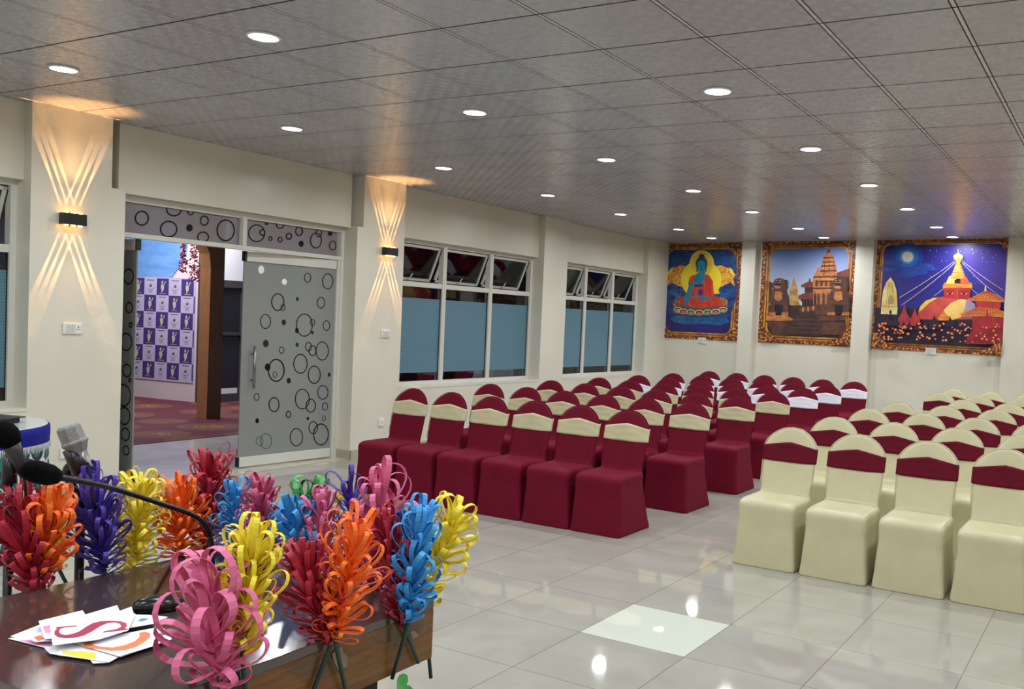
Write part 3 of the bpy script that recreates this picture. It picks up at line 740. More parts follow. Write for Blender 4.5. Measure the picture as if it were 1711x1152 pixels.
plate((XF, 7.773, 1.372), lx, ln_, .13, .088, (4, 1, .12, .90), 0, 'white four-way switch plate on the pillar right of the glass door', 'switch plates on the pillars')
plate((XF, 7.762, .374), lx, ln_, .085, .085, None, .5, 'white wall socket low on the pillar right of the glass door', 'low wall sockets')
plate((XF, 4.236, .385), lx, ln_, .10, .085, None, .5, 'white wall socket low on the pillar behind the grey microphone', 'low wall sockets')
for px_, py_, lab in ((1173.5, 569.5, 'white switch plate overlapping the lower edge of the seated blue figure mural'), (1555.5, 587.5, 'white switch plate overlapping the lower edge of the moonlit stupa mural')):
    p = onw(px_, py_, .002); plate(p, WT, -WN, .16, .10, (4, 2, .1, .62), .82, lab, 'switch plates under the murals')
p = onw(1552, 684, .002); plate(p, WT, -WN, .09, .09, None, .5, 'white wall socket on the mural wall just above the cream chairs')

# ------------------------------------------------------------------ things seen through the window glass
XPART = -12.5
def onp(x, y, off=0): return onx(x, y, XPART+off)
b = MB(); b.box((XPART, 12.3, 0), (XPART-.1, 16.99, 3.29)); structure(b.build('wall_hall_partition', mat('navy_partition', (38, 40, 58), .4)))
def panel(name, rect, m, label, cat, off=.01):
    x0, y0, x1_, y1_ = rect; a = onp(x0, y0, off); c = onp(x1_, y1_, off)
    b = MB(); b.box((XPART+off-.006, a.y, c.z), (XPART+off, c.y, a.z)); return tag(b.build(name, m), label, cat)
panel('wall_panel', (674, 380, 688, 505), mat('brown_panel', (110, 66, 40), .4), 'narrow brown panel behind the first pane of the wider window', 'panel')
panel('wall_poster', (689, 466, 738, 505), mat('red_ochre_print', (116, 40, 34), .5), 'dark red poster behind the first pane of the wider window', 'poster')
panel('wall_panel', (766, 470, 784, 512), mat('ochre_panel', (130, 98, 50), .4), 'ochre panel behind the middle pane of the wider window', 'panel')
panel('wall_panel', (784, 470, 802, 512), mat('grey_green_panel', (92, 104, 104), .4), 'grey panel behind the middle pane of the wider window', 'panel')
panel('wall_panel', (962, 478, 1030, 540), mat('red_brown_panel', (70, 34, 44), .4), 'red-brown panel behind the panes of the narrower window', 'panel')
brass = mat('brass_letters', (196, 160, 84), .35, metal=.4); boardm = mat('sign_board', (92, 86, 66), .4)
sb = panel('sign_board', (826, 464, 900, 512), boardm, 'brown sign board with large letters seen through the third pane of the wider window', 'sign')
def letters(txt, px_, py_base, py_top, m, parent, font_rot=math.pi/2, spacing=1.0, ext=.006):
    a = onp(px_, py_base, .02); c = onp(px_, py_top, .02)
    cu = bpy.data.curves.new('t', 'FONT'); cu.body = txt; cu.size = (c.z-a.z)*1.38; cu.extrude = ext; cu.space_character = spacing
    o = bpy.data.objects.new('t', cu); COL.objects.link(o); dg = bpy.context.evaluated_depsgraph_get(); me = bpy.data.meshes.new_from_object(o.evaluated_get(dg))
    bpy.data.objects.remove(o); me.materials.clear(); me.materials.append(m)
    o = bpy.data.objects.new('sign_lettering', me); COL.objects.link(o); o.location = a; o.rotation_euler = (R(90), 0, font_rot)
    o.parent = parent
    return o
letters('ANG', 829, 505, 489, brass, sb); letters('SEEK', 829, 483, 470, dark_seal, sb)
hc = chair('b'); hc.location = (-10.9, 11.4, 0); tag(hc, 'plain burgundy covered chair behind the lower left corner of the wider window', 'chair', 'burgundy chairs in the hall behind the window')
hc = chair('b'); hc.location = (-10.3, 11.6, 0); tag(hc, 'plain burgundy covered chair behind the mullion of the wider window', 'chair', 'burgundy chairs in the hall behind the window')
hc = chair('b'); hc.location = (-9.75, 11.9, 0); tag(hc, 'plain burgundy covered chair just left of the white table behind the window', 'chair', 'burgundy chairs in the hall behind the window')
tb = MB(); tb.box((-10.2, 13.0, .0), (-9.2, 15.0, .76)); tag(tb.build('covered_table', mat('white_tablecloth', (196, 190, 196), .7), bevel=.02), 'long table under a white cloth behind the lower panes of the wider window', 'table')

# ------------------------------------------------------------------ murals on the end wall
gold_a = mat('printed_ornate_gold', (170, 100, 40), .45); v = objco(gold_a)
_vo = node(gold_a, 'ShaderNodeTexVoronoi'); _vo.inputs['Scale'].default_value = 26; link(gold_a, v, _vo.inputs[0])
link(gold_a, ramp(gold_a, mth(gold_a, 'ADD', _vo.outputs['Distance'], mth(gold_a, 'MULTIPLY', noise(gold_a, v, 9, 3), .45)), [(.28, (244, 204, 116)), (.5, (206, 134, 58)), (.7, (140, 72, 32)), (.9, (84, 40, 20))]), bsdf(gold_a).inputs['Base Color'])
gold_b = noisy('printed_gold_moulding', (214, 156, 60), (160, 92, 34), 5, .45, stretch=(2, 2, 2))
brown_f = noisy('printed_frame_shadow', (92, 44, 20), (122, 62, 28), 9, .45)
def P_(n, c, c2=None, sc=8, st=None, d=3, di=0): return noisy(n, c, c2 or c, sc, .45, d, di, stretch=st)
class Mural:
    def __init__(s, crop): s.ox, s.oy, s.k = crop; s.b = MB(); s.mats = []; s.layer = 0
    def mi(s, m):
        if m not in s.mats: s.mats.append(m)
        return s.mats.index(m)
    def pt(s, x, y, off): return onw(s.ox+x/s.k, s.oy+y/s.k, off)
    def poly(s, pts, m):
        s.layer += 1; off = .012+.00025*s.layer
        s.b.poly([s.pt(x, y, off) for x, y in pts], s.mi(m))
    def ell(s, cx, cy, rx, ry, m, a0=0, a1=360, n=32):
        s.poly([(cx+rx*math.cos(R(a0+(a1-a0)*k/(n if a1-a0 < 360 else n))), cy+ry*math.sin(R(a0+(a1-a0)*k/n))) for k in range(n+(a1-a0 < 360))], m)
    def line(s, p0, p1, w_, m):
        dx, dy = p1[0]-p0[0], p1[1]-p0[1]; L = math.hypot(dx, dy) or 1; nx, ny = -dy/L*w_/2, dx/L*w_/2
        s.poly([(p0[0]+nx, p0[1]+ny), (p1[0]+nx, p1[1]+ny), (p1[0]-nx, p1[1]-ny), (p0[0]-nx, p0[1]-ny)], m)
    def board(s, q, m):                     # q: TL, TR, BR, BL in crop pixels
        pts = [s.pt(x, y, .012) for x, y in q]; s.b.prism(pts, WN*.010, s.mi(m)); s.q = q
    def uv(s, u, v):                        # bilinear in the board
        (ax, ay), (bx, by), (cx, cy), (dx, dy) = s.q
        return ((ax*(1-u)+bx*u)*(1-v)+(dx*(1-u)+cx*u)*v, (ay*(1-u)+by*u)*(1-v)+(dy*(1-u)+cy*u)*v)
    def frame(s, sky, t=(.105, .07, .105, .075), ornate_sides=True, cut=.07):
        l, tp_, r, bo = t
        U = s.uv
        s.poly([U(.012,.01), U(.988,.01), U(.988,.99), U(.012,.99)], gold_a)
        s.poly([U(l*.40,tp_*.35), U(1-r*.40,tp_*.35), U(1-r*.40,1-bo*.4), U(l*.40,1-bo*.4)], brown_f)
        s.poly([U(l*.52,tp_*.5), U(1-r*.52,tp_*.5), U(1-r*.52,1-bo*.5), U(l*.52,1-bo*.5)], gold_b)
        s.poly([U(l*.68,tp_*.66), U(1-r*.68,tp_*.66), U(1-r*.68,1-bo*.66), U(l*.68,1-bo*.66)], brown_f)
        s.poly([U(l*.80,tp_*.78), U(1-r*.80,tp_*.78), U(1-r*.80,1-bo*.80), U(l*.80,1-bo*.80)], gold_b)
        c = cut
        pic = [(l,tp_+c), (l+c*.35,tp_+c*.3), (l+c,tp_), (1-r-c,tp_), (1-r-c*.35,tp_+c*.3), (1-r,tp_+c), (1-r,1-bo-c), (1-r-c*.35,1-bo-c*.3), (1-r-c,1-bo), (l+c,1-bo), (l+c*.35,1-bo-c*.3), (l,1-bo-c)]
        s.poly([U(*p) for p in pic], sky); s.pic = (l, tp_, r, bo, c)
    def corners(s, sizes):                   # carved-looking corner clusters, printed over the picture edge
        l, tp_, r, bo, c = s.pic
        for (cu, cv, su, sv), (wu, wv) in zip(((0,0,1,1), (1,0,-1,1), (1,1,-1,-1), (0,1,1,-1)), sizes):
            pts = [(0,0),(1,0),(.92,.35),(.62,.42),(.5,.62),(.38,.66),(.34,.95),(0,1)]
            s.poly([s.uv(cu+su*(.008+p*wu), cv+sv*(.008+q_*wv)) for p, q_ in pts], gold_a)
    def done(s, label):
        o = s.b.build('wall_mural', s.mats); return tag(o, label, 'mural')

# -- seated blue figure
m1 = Mural((1090, 395, 1121/180))
deep = P_('deep_blue_swirl', (24, 26, 92), (34, 84, 140), 5, (1, 1, 2.6), 5, 1.5); indigo = P_('indigo_print', (36, 24, 96), (44, 32, 110), 4)
m1.board([(88,84), (943,66), (884,1093), (50,1052)], gold_a); m1.frame(indigo, (.10,.065,.095,.07))
m1.poly([(175,190),(230,140),(800,140),(865,200),(880,300),(875,640),(800,860),(700,930),(300,900),(160,800),(140,600),(150,300)], deep)
teal = P_('teal_swirl', (38, 110, 150), (28, 60, 120), 7, (1, 1, 3), 5, 2); yel = P_('yellow_halo', (226, 200, 40), (236, 214, 60), 4); flame = P_('yellow_flame', (236, 190, 60), (176, 80, 40), 9, (1, 1, 1.6), 4, 2.5)
m1.poly([(180,860),(260,820),(420,850),(600,850),(760,850),(810,890),(700,930),(520,910),(340,920),(220,890)], teal)
for sx in (1, -1):
    f = (lambda x: x) if sx == 1 else (lambda x: 1010-x)
    m1.poly([(f(140),400),(f(200),340),(f(300),300),(f(400),330),(f(400),520),(f(300),530),(f(200),480)], flame)
    m1.poly([(f(150),410),(f(175),350),(f(215),320),(f(200),380)], yel); m1.poly([(f(170),430),(f(150),520),(f(200),480)], flame)
    m1.poly([(f(250),640),(f(200),600),(f(150),560),(f(230),570),(f(330),640)], teal)
m1.poly([(205,690),(240,640),(270,620),(330,650),(680,650),(740,640),(780,660),(790,740),(770,800),(600,820),(420,820),(240,800)], P_('lotus_flame', (216, 130, 60), (60, 60, 70), 11, None, 4, 1))
m1.ell(508, 450, 212, 205, yel); m1.ell(515, 290, 128, 145, yel); m1.poly([(330,560),(360,600),(700,600),(690,560)], yel)
gold_l = mat('halo_edge', (196, 150, 40), .45); yel2 = P_('halo_inner', (214, 176, 44), (226, 192, 60), 6)
m1.ell(515, 290, 112, 128, yel2)
m1.ell(513, 290, 72, 84, mat('halo_green', (176, 176, 60), .45))
skin = P_('teal_skin', (24, 112, 138), (34, 128, 152), 5); skin_d = mat('dark_teal', (14, 60, 84), .45); hair = mat('navy_hair', (14, 58, 92), .45)
robe = P_('red_robe', (178, 48, 34), (206, 70, 44), 9, (1, 1, .5), 4, 1); robe_d = P_('dark_robe', (140, 34, 30), (160, 44, 36), 8)
# lotus seat
m1.poly([(260,720),(380,740),(500,752),(620,742),(745,715),(782,740),(770,790),(700,812),(500,828),(320,815),(215,775),(225,735)], mat('lotus_green', (70, 92, 80), .45))
for i, (x, y, c) in enumerate(((265,765,(206,150,90)), (320,782,(206,90,70)), (400,790,(120,150,90)), (487,795,(214,80,70)), (575,790,(120,150,90)), (660,785,(210,90,80)), (735,765,(206,150,90)))):
    m1.ell(x, y, 44, 28, mat('petal_rim', (222, 196, 140), .45)); m1.ell(x, y+2, 36, 22, mat('petal_dark', (36, 44, 60), .45)); m1.ell(x, y+6, 24, 14, mat('petal_core', c, .45))
# legs and robe
m1.poly([(265,715),(290,660),(330,625),(400,610),(480,600),(600,605),(680,630),(725,680),(745,725),(620,742),(500,750),(380,738)], robe)
m1.poly([(500,385),(590,405),(630,470),(640,600),(650,640),(520,650),(400,640),(378,620),(400,560),(372,500),(385,430),(420,405)], robe)
for p0, p1 in (((560,420),(560,600)), ((590,440),(610,600)), ((400,690),(600,700)), ((330,690),(420,660)), ((620,650),(700,700)), ((480,660),(520,740)), ((560,655),(600,735))): m1.line(p0, p1, 5, robe_d)
m1.poly([(470,385),(540,385),(548,440),(530,490),(440,498),(428,470),(440,420)], skin)         # chest
m1.poly([(430,505),(530,498),(525,522),(440,530)], skin_d)
m1.poly([(425,470),(430,500),(415,560),(395,610),(378,660),(370,715),(345,722),(332,690),(335,640),(360,580),(378,510),(395,480)], skin)  # lowered arm
m1.poly([(335,650),(380,650),(372,725),(350,730),(330,700)], skin)
m1.poly([(480,625),(560,625),(625,640),(600,658),(540,662),(510,675),(495,650),(385,635),(385,625)], skin)
m1.ell(503, 578, 27, 24, mat('indigo_bowl', (44, 40, 140), .45)); m1.poly([(480,590),(527,590),(515,612),(492,612)], mat('bowl_foot', (30, 40, 110), .45))
m1.poly([(485,340),(545,340),(550,400),(478,400)], skin)                                       # neck
m1.ell(512, 285, 60, 70, hair); m1.ell(513, 215, 30, 32, hair); m1.ell(511, 310, 46, 62, skin)
m1.poly([(462,300),(458,370),(470,375),(474,300)], skin_d); m1.poly([(548,300),(552,370),(562,370),(560,300)], skin_d)
for x in (492, 532): m1.poly([(x-14,296),(x,302),(x+14,296),(x,306)], skin_d); m1.poly([(x-15,283),(x,276),(x+15,283),(x,279)], skin_d)
m1.poly([(508,295),(516,295),(520,330),(504,330)], mat('nose_shade', (20, 92, 118), .45)); m1.poly([(496,345),(512,341),(528,345),(512,353)], skin_d); m1.ell(512, 268, 4, 4, gold_l)
m1.corners([(.20,.12), (.16,.13), (.20,.13), (.20,.15)])
m1.done('framed mural of a seated teal figure in red robes before a yellow halo')

# -- temple square with two stone lions
m2 = Mural((1260, 395, 1091/180))
sky2 = bpy.data.materials.new('printed_dusk_sky'); sky2.use_nodes = True
_sx = node(sky2, 'ShaderNodeSeparateXYZ'); link(sky2, objco(sky2), _sx.inputs[0])
link(sky2, ramp(sky2, mth(sky2, 'MULTIPLY', mth(sky2, 'SUBTRACT', _sx.outputs[2], 2.0), 1.0), [(.0, (206, 196, 190)), (.35, (172, 184, 208)), (.95, (92, 118, 184))]), bsdf(sky2).inputs['Base Color'])
m2.board([(90,62), (1040,40), (985,1120), (36,1072)], gold_a); m2.frame(sky2, (.095,.07,.08,.075))
st = P_('weathered_stone', (104, 66, 48), (72, 44, 38), 9, None, 4, 1); st_l = P_('sunlit_stone', (206, 136, 76), (160, 92, 54), 10, (1, 1, 2.5), 4, 1); st_d = P_('shaded_stone', (52, 34, 34), (72, 48, 42), 7)
roof = P_('brick_roof', (128, 66, 50), (104, 50, 44), 9, (2, 2, .6)); ylw = P_('yellow_stone', (196, 156, 84), (150, 106, 60), 9, (1, 1, 2)); vdark = mat('deep_shadow_print', (24, 20, 30), .5)
m2.poly([(835,370),(965,325),(962,430),(830,430)], roof); m2.poly([(820,400),(960,410),(945,760),(820,760)], st_d)
l_, t__, r__, b__, c__ = m2.pic
m2.poly([m2.uv(*q_) for q_ in ((l_,.63),(1-r__,.60),(1-r__,1-b__-c__),(1-r__-c__*.35,1-b__-c__*.3),(1-r__-c__,1-b__),(l_+c__,1-b__),(l_+c__*.35,1-b__-c__*.3),(l_,1-b__-c__))], st_d)
m2.poly([(150,455),(185,470),(185,560),(145,720)], st_d)
# small shikhara and pagoda
m2.poly([(404,410),(412,445),(430,500),(445,570),(450,630),(460,700),(370,700),(362,600),(360,560),(375,510),(392,450)], ylw)
m2.poly([(450,600),(520,572),(610,570),(610,640),(450,640)], roof); m2.poly([(470,640),(610,640),(610,720),(480,720)], vdark); m2.poly([(474,495),(565,450),(612,480),(612,515),(480,518)], roof)
m2.poly([(510,518),(600,515),(600,572),(515,572)], st_d); m2.poly([(560,425),(568,425),(575,455),(553,455)], roof); m2.poly([(472,660),(486,660),(486,705),(474,705)], sky2)
for x in (500, 530, 560, 590): m2.poly([(x,645),(x+8,645),(x+8,715),(x,715)], st)
# big temple
m2.poly([(595,430),(600,410),(835,400),(850,520),(850,760),(600,760)], st_l)
m2.poly([(755,140),(772,160),(800,195),(805,215),(820,250),(835,320),(840,400),(830,410),(660,415),(672,330),(690,260),(702,205),(735,165)], st_l)
m2.poly([(640,330),(660,315),(670,400),(600,420)], st_l); m2.poly([(750,128),(762,128),(775,165),(735,168)], st)
for y, x0, x1_ in ((212,702,806), (255,690,820), (295,680,828), (345,668,836), (405,600,845), (520,590,850), (450,640,850)): m2.line((x0,y+4), (x1_,y), 9, st); m2.line((x0,y+12), (x1_,y+8), 5, st_d)
for x in (720, 760, 800): m2.line((x, 215), (x+ (x-760)*.35, 400), 5, st)
for x0 in (605, 640, 690, 735): m2.poly([(x0,590),(x0+12,575),(x0+26,590),(x0+26,690),(x0,690)], st_d if x0 < 640 else st)
for x0 in (620, 668, 716, 764, 806): m2.poly([(x0,455),(x0+14,440),(x0+28,455),(x0+28,505),(x0,505)], st)
m2.poly([(590,690),(850,690),(850,800),(560,800)], st); m2.poly([(470,720),(620,700),(620,820),(440,820)], st_d)
for i in range(7): m2.ell(470+i*26, 745-i*3, 13, 26, st_l if i % 2 else st)
# steps
m2.poly([(360,800),(700,790),(690,1012),(200,1000)], st_d)
for i, y in enumerate((842, 885, 925, 965)): m2.line((405-i*18,y), (690,y+4+i*3), 12, st)
# plinths
for x0, x1_, xb in ((118,330,350), (650,925,930)):
    m2.poly([(x0,805),(x1_,800),(x1_+75 if x0 < 200 else x1_,850),(x0-(-12 if x0 < 200 else 20),870)], st_l if x0 < 200 else st); m2.poly([(x0+10,862),(x1_,862),(x1_-5,1005),(x0+(70 if x0 < 200 else 10),995)], st); m2.line((x0,862), (x1_+30 if x0 < 200 else x1_,868), 14, st_d)
# lions
def lion(dx, fl=1, s_=1.0):
    f = lambda x, y: (dx+fl*(x-240)*s_, y)
    m2.poly([f(*p) for p in ((310,560),(350,600),(362,700),(350,800),(290,800),(200,790))], st_d)
    m2.poly([f(*p) for p in ((185,540),(230,520),(330,540),(345,620),(340,700),(250,715),(170,690),(155,610))], st)
    m2.poly([f(*p) for p in ((215,560),(280,555),(285,640),(240,660),(205,630))], st_l)
    for x in (160, 290):
        m2.poly([f(x,650), f(x+55,650), f(x+50,760), f(x+62,800), f(x-14,800), f(x+5,760)], st)
        for q_ in range(4): m2.poly([f(x-12+q_*18, 775), f(x+2+q_*18, 765), f(x+4+q_*18, 802), f(x-14+q_*18, 802)], st_l)
    m2.poly([f(215,690), f(290,700), f(280,790), f(222,790)], vdark)
    m2.poly([f(*p) for p in ((190,470),(215,435),(255,422),(300,435),(335,450),(342,500),(330,545),(270,560),(200,545),(178,510))], st)
    m2.poly([f(*p) for p in ((312,440),(338,445),(345,520),(325,545))], st_d)
    m2.poly([f(*p) for p in ((205,470),(240,455),(275,465),(280,490),(240,498),(205,490))], vdark)
    for x in (212, 226, 240, 254, 266): m2.poly([f(x,466), f(x+7,466), f(x+3,478)], mat('fang_print', (214, 196, 170), .5))
    m2.ell(f(228,450)[0], 448, 9, 7, st_l); m2.ell(f(262,450)[0], 448, 9, 7, st_l); m2.poly([f(200,500), f(270,505), f(265,530), f(215,528)], st_l)
lion(240); lion(845, 1, 1.12)
m2.corners([(.16,.11), (.15,.13), (.22,.16), (.19,.15)])
m2.done('framed mural of a temple square with two stone lions, middle one of three')

# -- moonlit stupa
m3 = Mural((1450, 390, 1371/250))
night = P_('night_sky_print', (30, 38, 128), (42, 34, 120), 2.2, (1, 1, 2), 4, .5); cloud = P_('night_cloud', (38, 74, 160), (30, 50, 140), 6, (1, 1, 2.5), 4, 1)
m3.board([(94,60), (1293,42), (1230,1125), (28,1056)], gold_a); m3.frame(night, (.05,.05,.008,.065), cut=.05)
purp = mat('purple_haze', (58, 34, 120), .5)
m3.poly([(880,130),(1270,130),(1262,600),(1000,450),(900,260)], P_('violet_night', (60, 40, 140), (52, 30, 110), 2.5))
m3.ell(362, 216, 150, 130, mat('moon_halo_outer', (32, 62, 158), .5)); m3.ell(362, 216, 105, 95, mat('moon_halo_mid', (36, 96, 186), .5)); m3.ell(362, 216, 72, 66, mat('moon_halo_inner', (70, 140, 204), .5))
m3.ell(364, 216, 52, 48, P_('moon_print', (236, 232, 220), (206, 200, 190), 9))
for cx_, cy_, rx, ry in ((460,330,100,26), (420,360,130,30), (340,390,90,20), (540,300,70,26), (230,270,90,20), (200,330,80,14), (600,330,60,18)): m3.ell(cx_, cy_, rx, ry, cloud)
star = mat('star_print', (220, 224, 240), .5)
rs_ = random.Random(9)
for i in range(46): m3.ell(rs_.uniform(560, 1250), rs_.uniform(135, 470) if i % 3 else rs_.uniform(130, 260), rs_.uniform(1.5, 4), rs_.uniform(1.5, 4), star, n=6)
haze = P_('hill_dark', (30, 26, 52), (44, 30, 50), 5)
m3.poly([(70,680),(300,690),(480,680),(1250,700),(1245,1000),(1180,1045),(160,1000),(60,900)], haze)
cream = P_('moonlit_cream', (236, 220, 150), (206, 176, 96), 5); cream2 = mat('cream_shade', (170, 140, 84), .5)
m3.poly([(208,405),(240,450),(262,520),(270,600),(272,700),(262,790),(118,790),(122,690),(130,600),(142,520),(168,450)], cream)
for x in (165, 190, 232, 250): m3.line((208+(x-208)*.35, 450), (x, 690), 5, cream2)
m3.poly([(185,600),(210,560),(235,600),(235,650),(185,650)], cream2); m3.line((120,668), (272,672), 6, cream2); m3.poly([(198,715),(208,700),(218,715),(218,740),(198,740)], haze)
# dome
l_, t__, r__, b__, c__ = m3.pic
m3.poly([m3.uv(*q_) for q_ in ((l_,.68),(1-r__,.68),(1-r__,1-b__-c__),(1-r__-c__,1-b__),(l_+c__,1-b__),(l_,1-b__-c__))], haze)
m3.poly([(460,790),(462,720),(480,670),(530,620),(600,592),(700,580),(850,588),(930,600),(980,650),(1000,720),(1000,790)], P_('red_dome', (186, 60, 62), (206, 84, 70), 4))
m3.poly([(465,720),(480,670),(530,620),(600,592),(640,592),(560,640),(500,700)], P_('dome_gold', (236, 196, 84), (226, 170, 80), 5))
m3.poly([(640,790),(700,700),(760,640),(850,600),(930,610),(980,650),(960,700),(880,760),(760,800)], P_('dome_cream', (240, 206, 110), (226, 184, 110), 4)); m3.poly([(850,760),(890,690),(900,610),(950,618),(990,680),(1000,790)], P_('dome_blue', (140, 140, 176), (176, 150, 160), 4))
# harmika with eyes, spire
red = P_('red_temple', (192, 52, 48), (160, 36, 42), 8, (1, 1, .4)); gold = P_('gold_temple', (226, 150, 56), (196, 104, 44), 10, (1, 1, 3), 3); goldl = mat('gold_light', (246, 206, 100), .5)
m3.poly([(695,500),(945,500),(935,612),(820,600),(695,590)], red); m3.line((820,500), (820,602), 4, gold)
white_ = mat('eye_white', (226, 200, 190), .5)
for x in (752, 880):
    m3.poly([(x-32,546),(x-10,552),(x+12,552),(x+32,545),(x+16,562),(x-14,562)], white_); m3.poly([(x-22,550),(x+22,549),(x+10,562),(x-10,562)], vdark); m3.line((x-40,533), (x+40,531), 4, vdark)
m3.poly([(685,490),(700,455),(955,455),(960,500),(690,503)], gold); m3.poly([(715,460),(745,395),(790,380),(825,460)], goldl); m3.poly([(825,460),(860,400),(905,400),(935,470)], P_('gold_red', (206, 96, 44), (186, 70, 40), 9)); m3.poly([(795,425),(850,425),(850,460),(795,460)], vdark)
for i in range(9):
    t_ = i/8; w_ = 72-52*t_; y = 405-135*t_; m3.ell(828, y, w_, 13-5*t_, gold); m3.ell(828-w_*.15, y-5, w_*.75, 6-3*t_, goldl)
m3.poly([(800,262),(806,235),(850,235),(856,262)], gold); m3.ell(828, 214, 44, 24, goldl); m3.ell(828, 236, 40, 12, gold); m3.poly([(806,190),(828,178),(850,190)], gold); m3.poly([(824,180),(828,142),(833,180)], goldl)
# prayer flag strings
for p0, p1, sag in (((790,262),(280,595),10), ((796,275),(300,665),14), ((690,510),(600,580),2), ((866,255),(1245,525),8), ((870,275),(1240,600),20), ((950,510),(1010,560),2)):
    L = math.hypot(p1[0]-p0[0], p1[1]-p0[1]); n = max(3, int(L/11))
    for k in range(n):
        t_ = k/n; x = p0[0]+(p1[0]-p0[0])*t_; y = p0[1]+(p1[1]-p0[1])*t_+sag*math.sin(math.pi*t_)
        m3.ell(x, y, 3.6, 3.6, (white_, star, mat('flag_pink', (206, 110, 170), .5) if k % 7 == 0 else white_)[k % 3], n=6)
# pagoda at the right, small shrines, spires
m3.poly([(1075,480),(1080,480),(1088,530),(1068,530)], goldl)
m3.poly([(1070,530),(1100,530),(1245,600),(1250,632),(925,618),(920,605)], gold)
for i in range(9): m3.line((1075+i*3,535), (935+i*38,612), 6, red)
m3.poly([(985,625),(1220,632),(1215,690),(1000,685)], red); m3.poly([(840,735),(1010,680),(1190,690),(1250,720),(1245,770),(860,755)], gold)
for i in range(13): m3.line((990+i*17,688), (862+i*32,752), 6, red)
m3.poly([(955,760),(1245,772),(1235,1020),(900,1015),(890,990),(960,880)], P_('dark_red_shrine', (130, 24, 40), (160, 36, 48), 9)); m3.ell(1098, 815, 82, 60, P_('red_shrine_dome', (176, 44, 46), (150, 32, 42), 8)); m3.poly([(1075,770),(1093,690),(1112,770)], red)
for x, y, w_, h_, mm in ((335,860,60,220,P_('pink_shrine', (186, 60, 76), (150, 40, 56), 9)), (430,850,48,170,red), (700,800,56,90,gold), (695,800,34,110,gold), (175,850,54,120,haze), (252,850,40,100,haze), (610,880,54,140,haze), (755,850,40,90,haze), (330,890,34,90,haze), (380,880,24,80,haze), (450,890,26,90,haze), (525,880,22,90,haze)):
    m3.poly([(x-w_,y),(x-w_*.95,y-h_*.35),(x-w_*.5,y-h_*.55),(x-w_*.18,y-h_*.75),(x,y-h_),(x+w_*.18,y-h_*.75),(x+w_*.5,y-h_*.55),(x+w_*.95,y-h_*.35),(x+w_,y)], mm)
lamp_a = mat('lamp_glow_print', (206, 92, 50), .5); lamp_b = mat('lamp_core_print', (250, 206, 130), .5)
for i in range(105):
    x = rs_.uniform(80, 1225); y = rs_.uniform(825, 975+35*(x-80)/1145); r_ = rs_.uniform(8, 15)
    m3.ell(x, y, r_, r_*.85, lamp_a, n=10); m3.ell(x, y, r_*.45, r_*.4, lamp_b, n=8)
m3.corners([(.10,.08), (.09,.085), (.15,.12), (.15,.14)])
m3.done('wide framed mural of a moonlit stupa with prayer flags, rightmost of three')

# ------------------------------------------------------------------ round table with a fringed cloth, at the left
_q = onz(-90, 708, .80); rt = empty('round_table', (_q.x, _q.y, 0)); tag(rt, 'round draped table with blue rim, white fringe and green paisley skirt, by the left window', 'table')
RR = .54; HT_ = .80
def wob(a, amp): return 1+amp*math.sin(a*11)+amp*.6*math.sin(a*17+1)
b = MB(); b.lathe([(RR-.02, HT_-.02), (RR, HT_-.012), (RR, HT_-.003), (RR-.006, HT_)], 64); b.build('table_top', mat('glass_table_top', (196, 200, 204), .08), rt)
paisley = mat('green_paisley_cloth', (220, 220, 218), .7); v = objco(paisley)
_mp = node(paisley, 'ShaderNodeMapping'); _mp.inputs['Scale'].default_value = (1, 1, .7); link(paisley, v, _mp.inputs[0])
_vo = node(paisley, 'ShaderNodeTexVoronoi'); _vo.inputs['Scale'].default_value = 7; _vo.inputs['Randomness'].default_value = .6; link(paisley, _mp.outputs[0], _vo.inputs[0])
_wv = mth(paisley, 'ADD', _vo.outputs['Distance'], mth(paisley, 'MULTIPLY', noise(paisley, v, 12, 3, 1), .12))
link(paisley, ramp(paisley, _wv, [(0, (120, 190, 180)), (.12, (16, 84, 80)), (.26, (200, 210, 206)), (.30, (12, 52, 66)), (.42, (22, 110, 98)), (.54, (30, 36, 56)), (.66, (206, 206, 208)), (.76, (24, 80, 84))], 'CONSTANT'), bsdf(paisley).inputs['Base Color'])
b = MB(); rings = []
for z, r_, am in ((HT_-.10, RR+.004, .004), (HT_-.3, RR+.008, .014), (.3, RR+.02, .024), (.01, RR+.035, .032)):
    rings.append([Vector((r_*wob(a, am)*math.cos(a), r_*wob(a, am)*math.sin(a), z)) for a in [2*math.pi*k/128 for k in range(128)]])
b.loft(rings, cap=False); b.build('table_skirt', paisley, rt, smooth=True)
b = MB(); rings = [[Vector((r_*math.cos(a), r_*math.sin(a), z)) for a in [2*math.pi*k/96 for k in range(96)]] for z, r_ in ((HT_-.115, RR+.010), (HT_-.06, RR+.014), (HT_-.012, RR+.012), (HT_-.004, RR+.004))]
b.loft(rings, cap=False); b.build('cloth_rim', mat('royal_blue_satin', (14, 22, 128), .55, spec=.2), rt, smooth=True)
b = MB()
for k in range(300):
    a = 2*math.pi*k/300; r_ = RR+.014; da = .0065
    z0 = HT_-.113; L_ = .045+.006*math.sin(k*2.3)
    b.add([(r_*math.cos(a-da), r_*math.sin(a-da), z0), (r_*math.cos(a+da), r_*math.sin(a+da), z0), ((r_+.004)*math.cos(a+da*.3), (r_+.004)*math.sin(a+da*.3), z0-L_), ((r_+.004)*math.cos(a-da*.3), (r_+.004)*math.sin(a-da*.3), z0-L_),
           ((r_-.003)*math.cos(a), (r_-.003)*math.sin(a), z0)], [(0,3,2,1),(0,4,3),(4,1,2),(4,2,3)])
f_ = b.build('fringe', mat('white_fringe', (226, 222, 226), .7), rt); f_['kind'] = 'stuff'
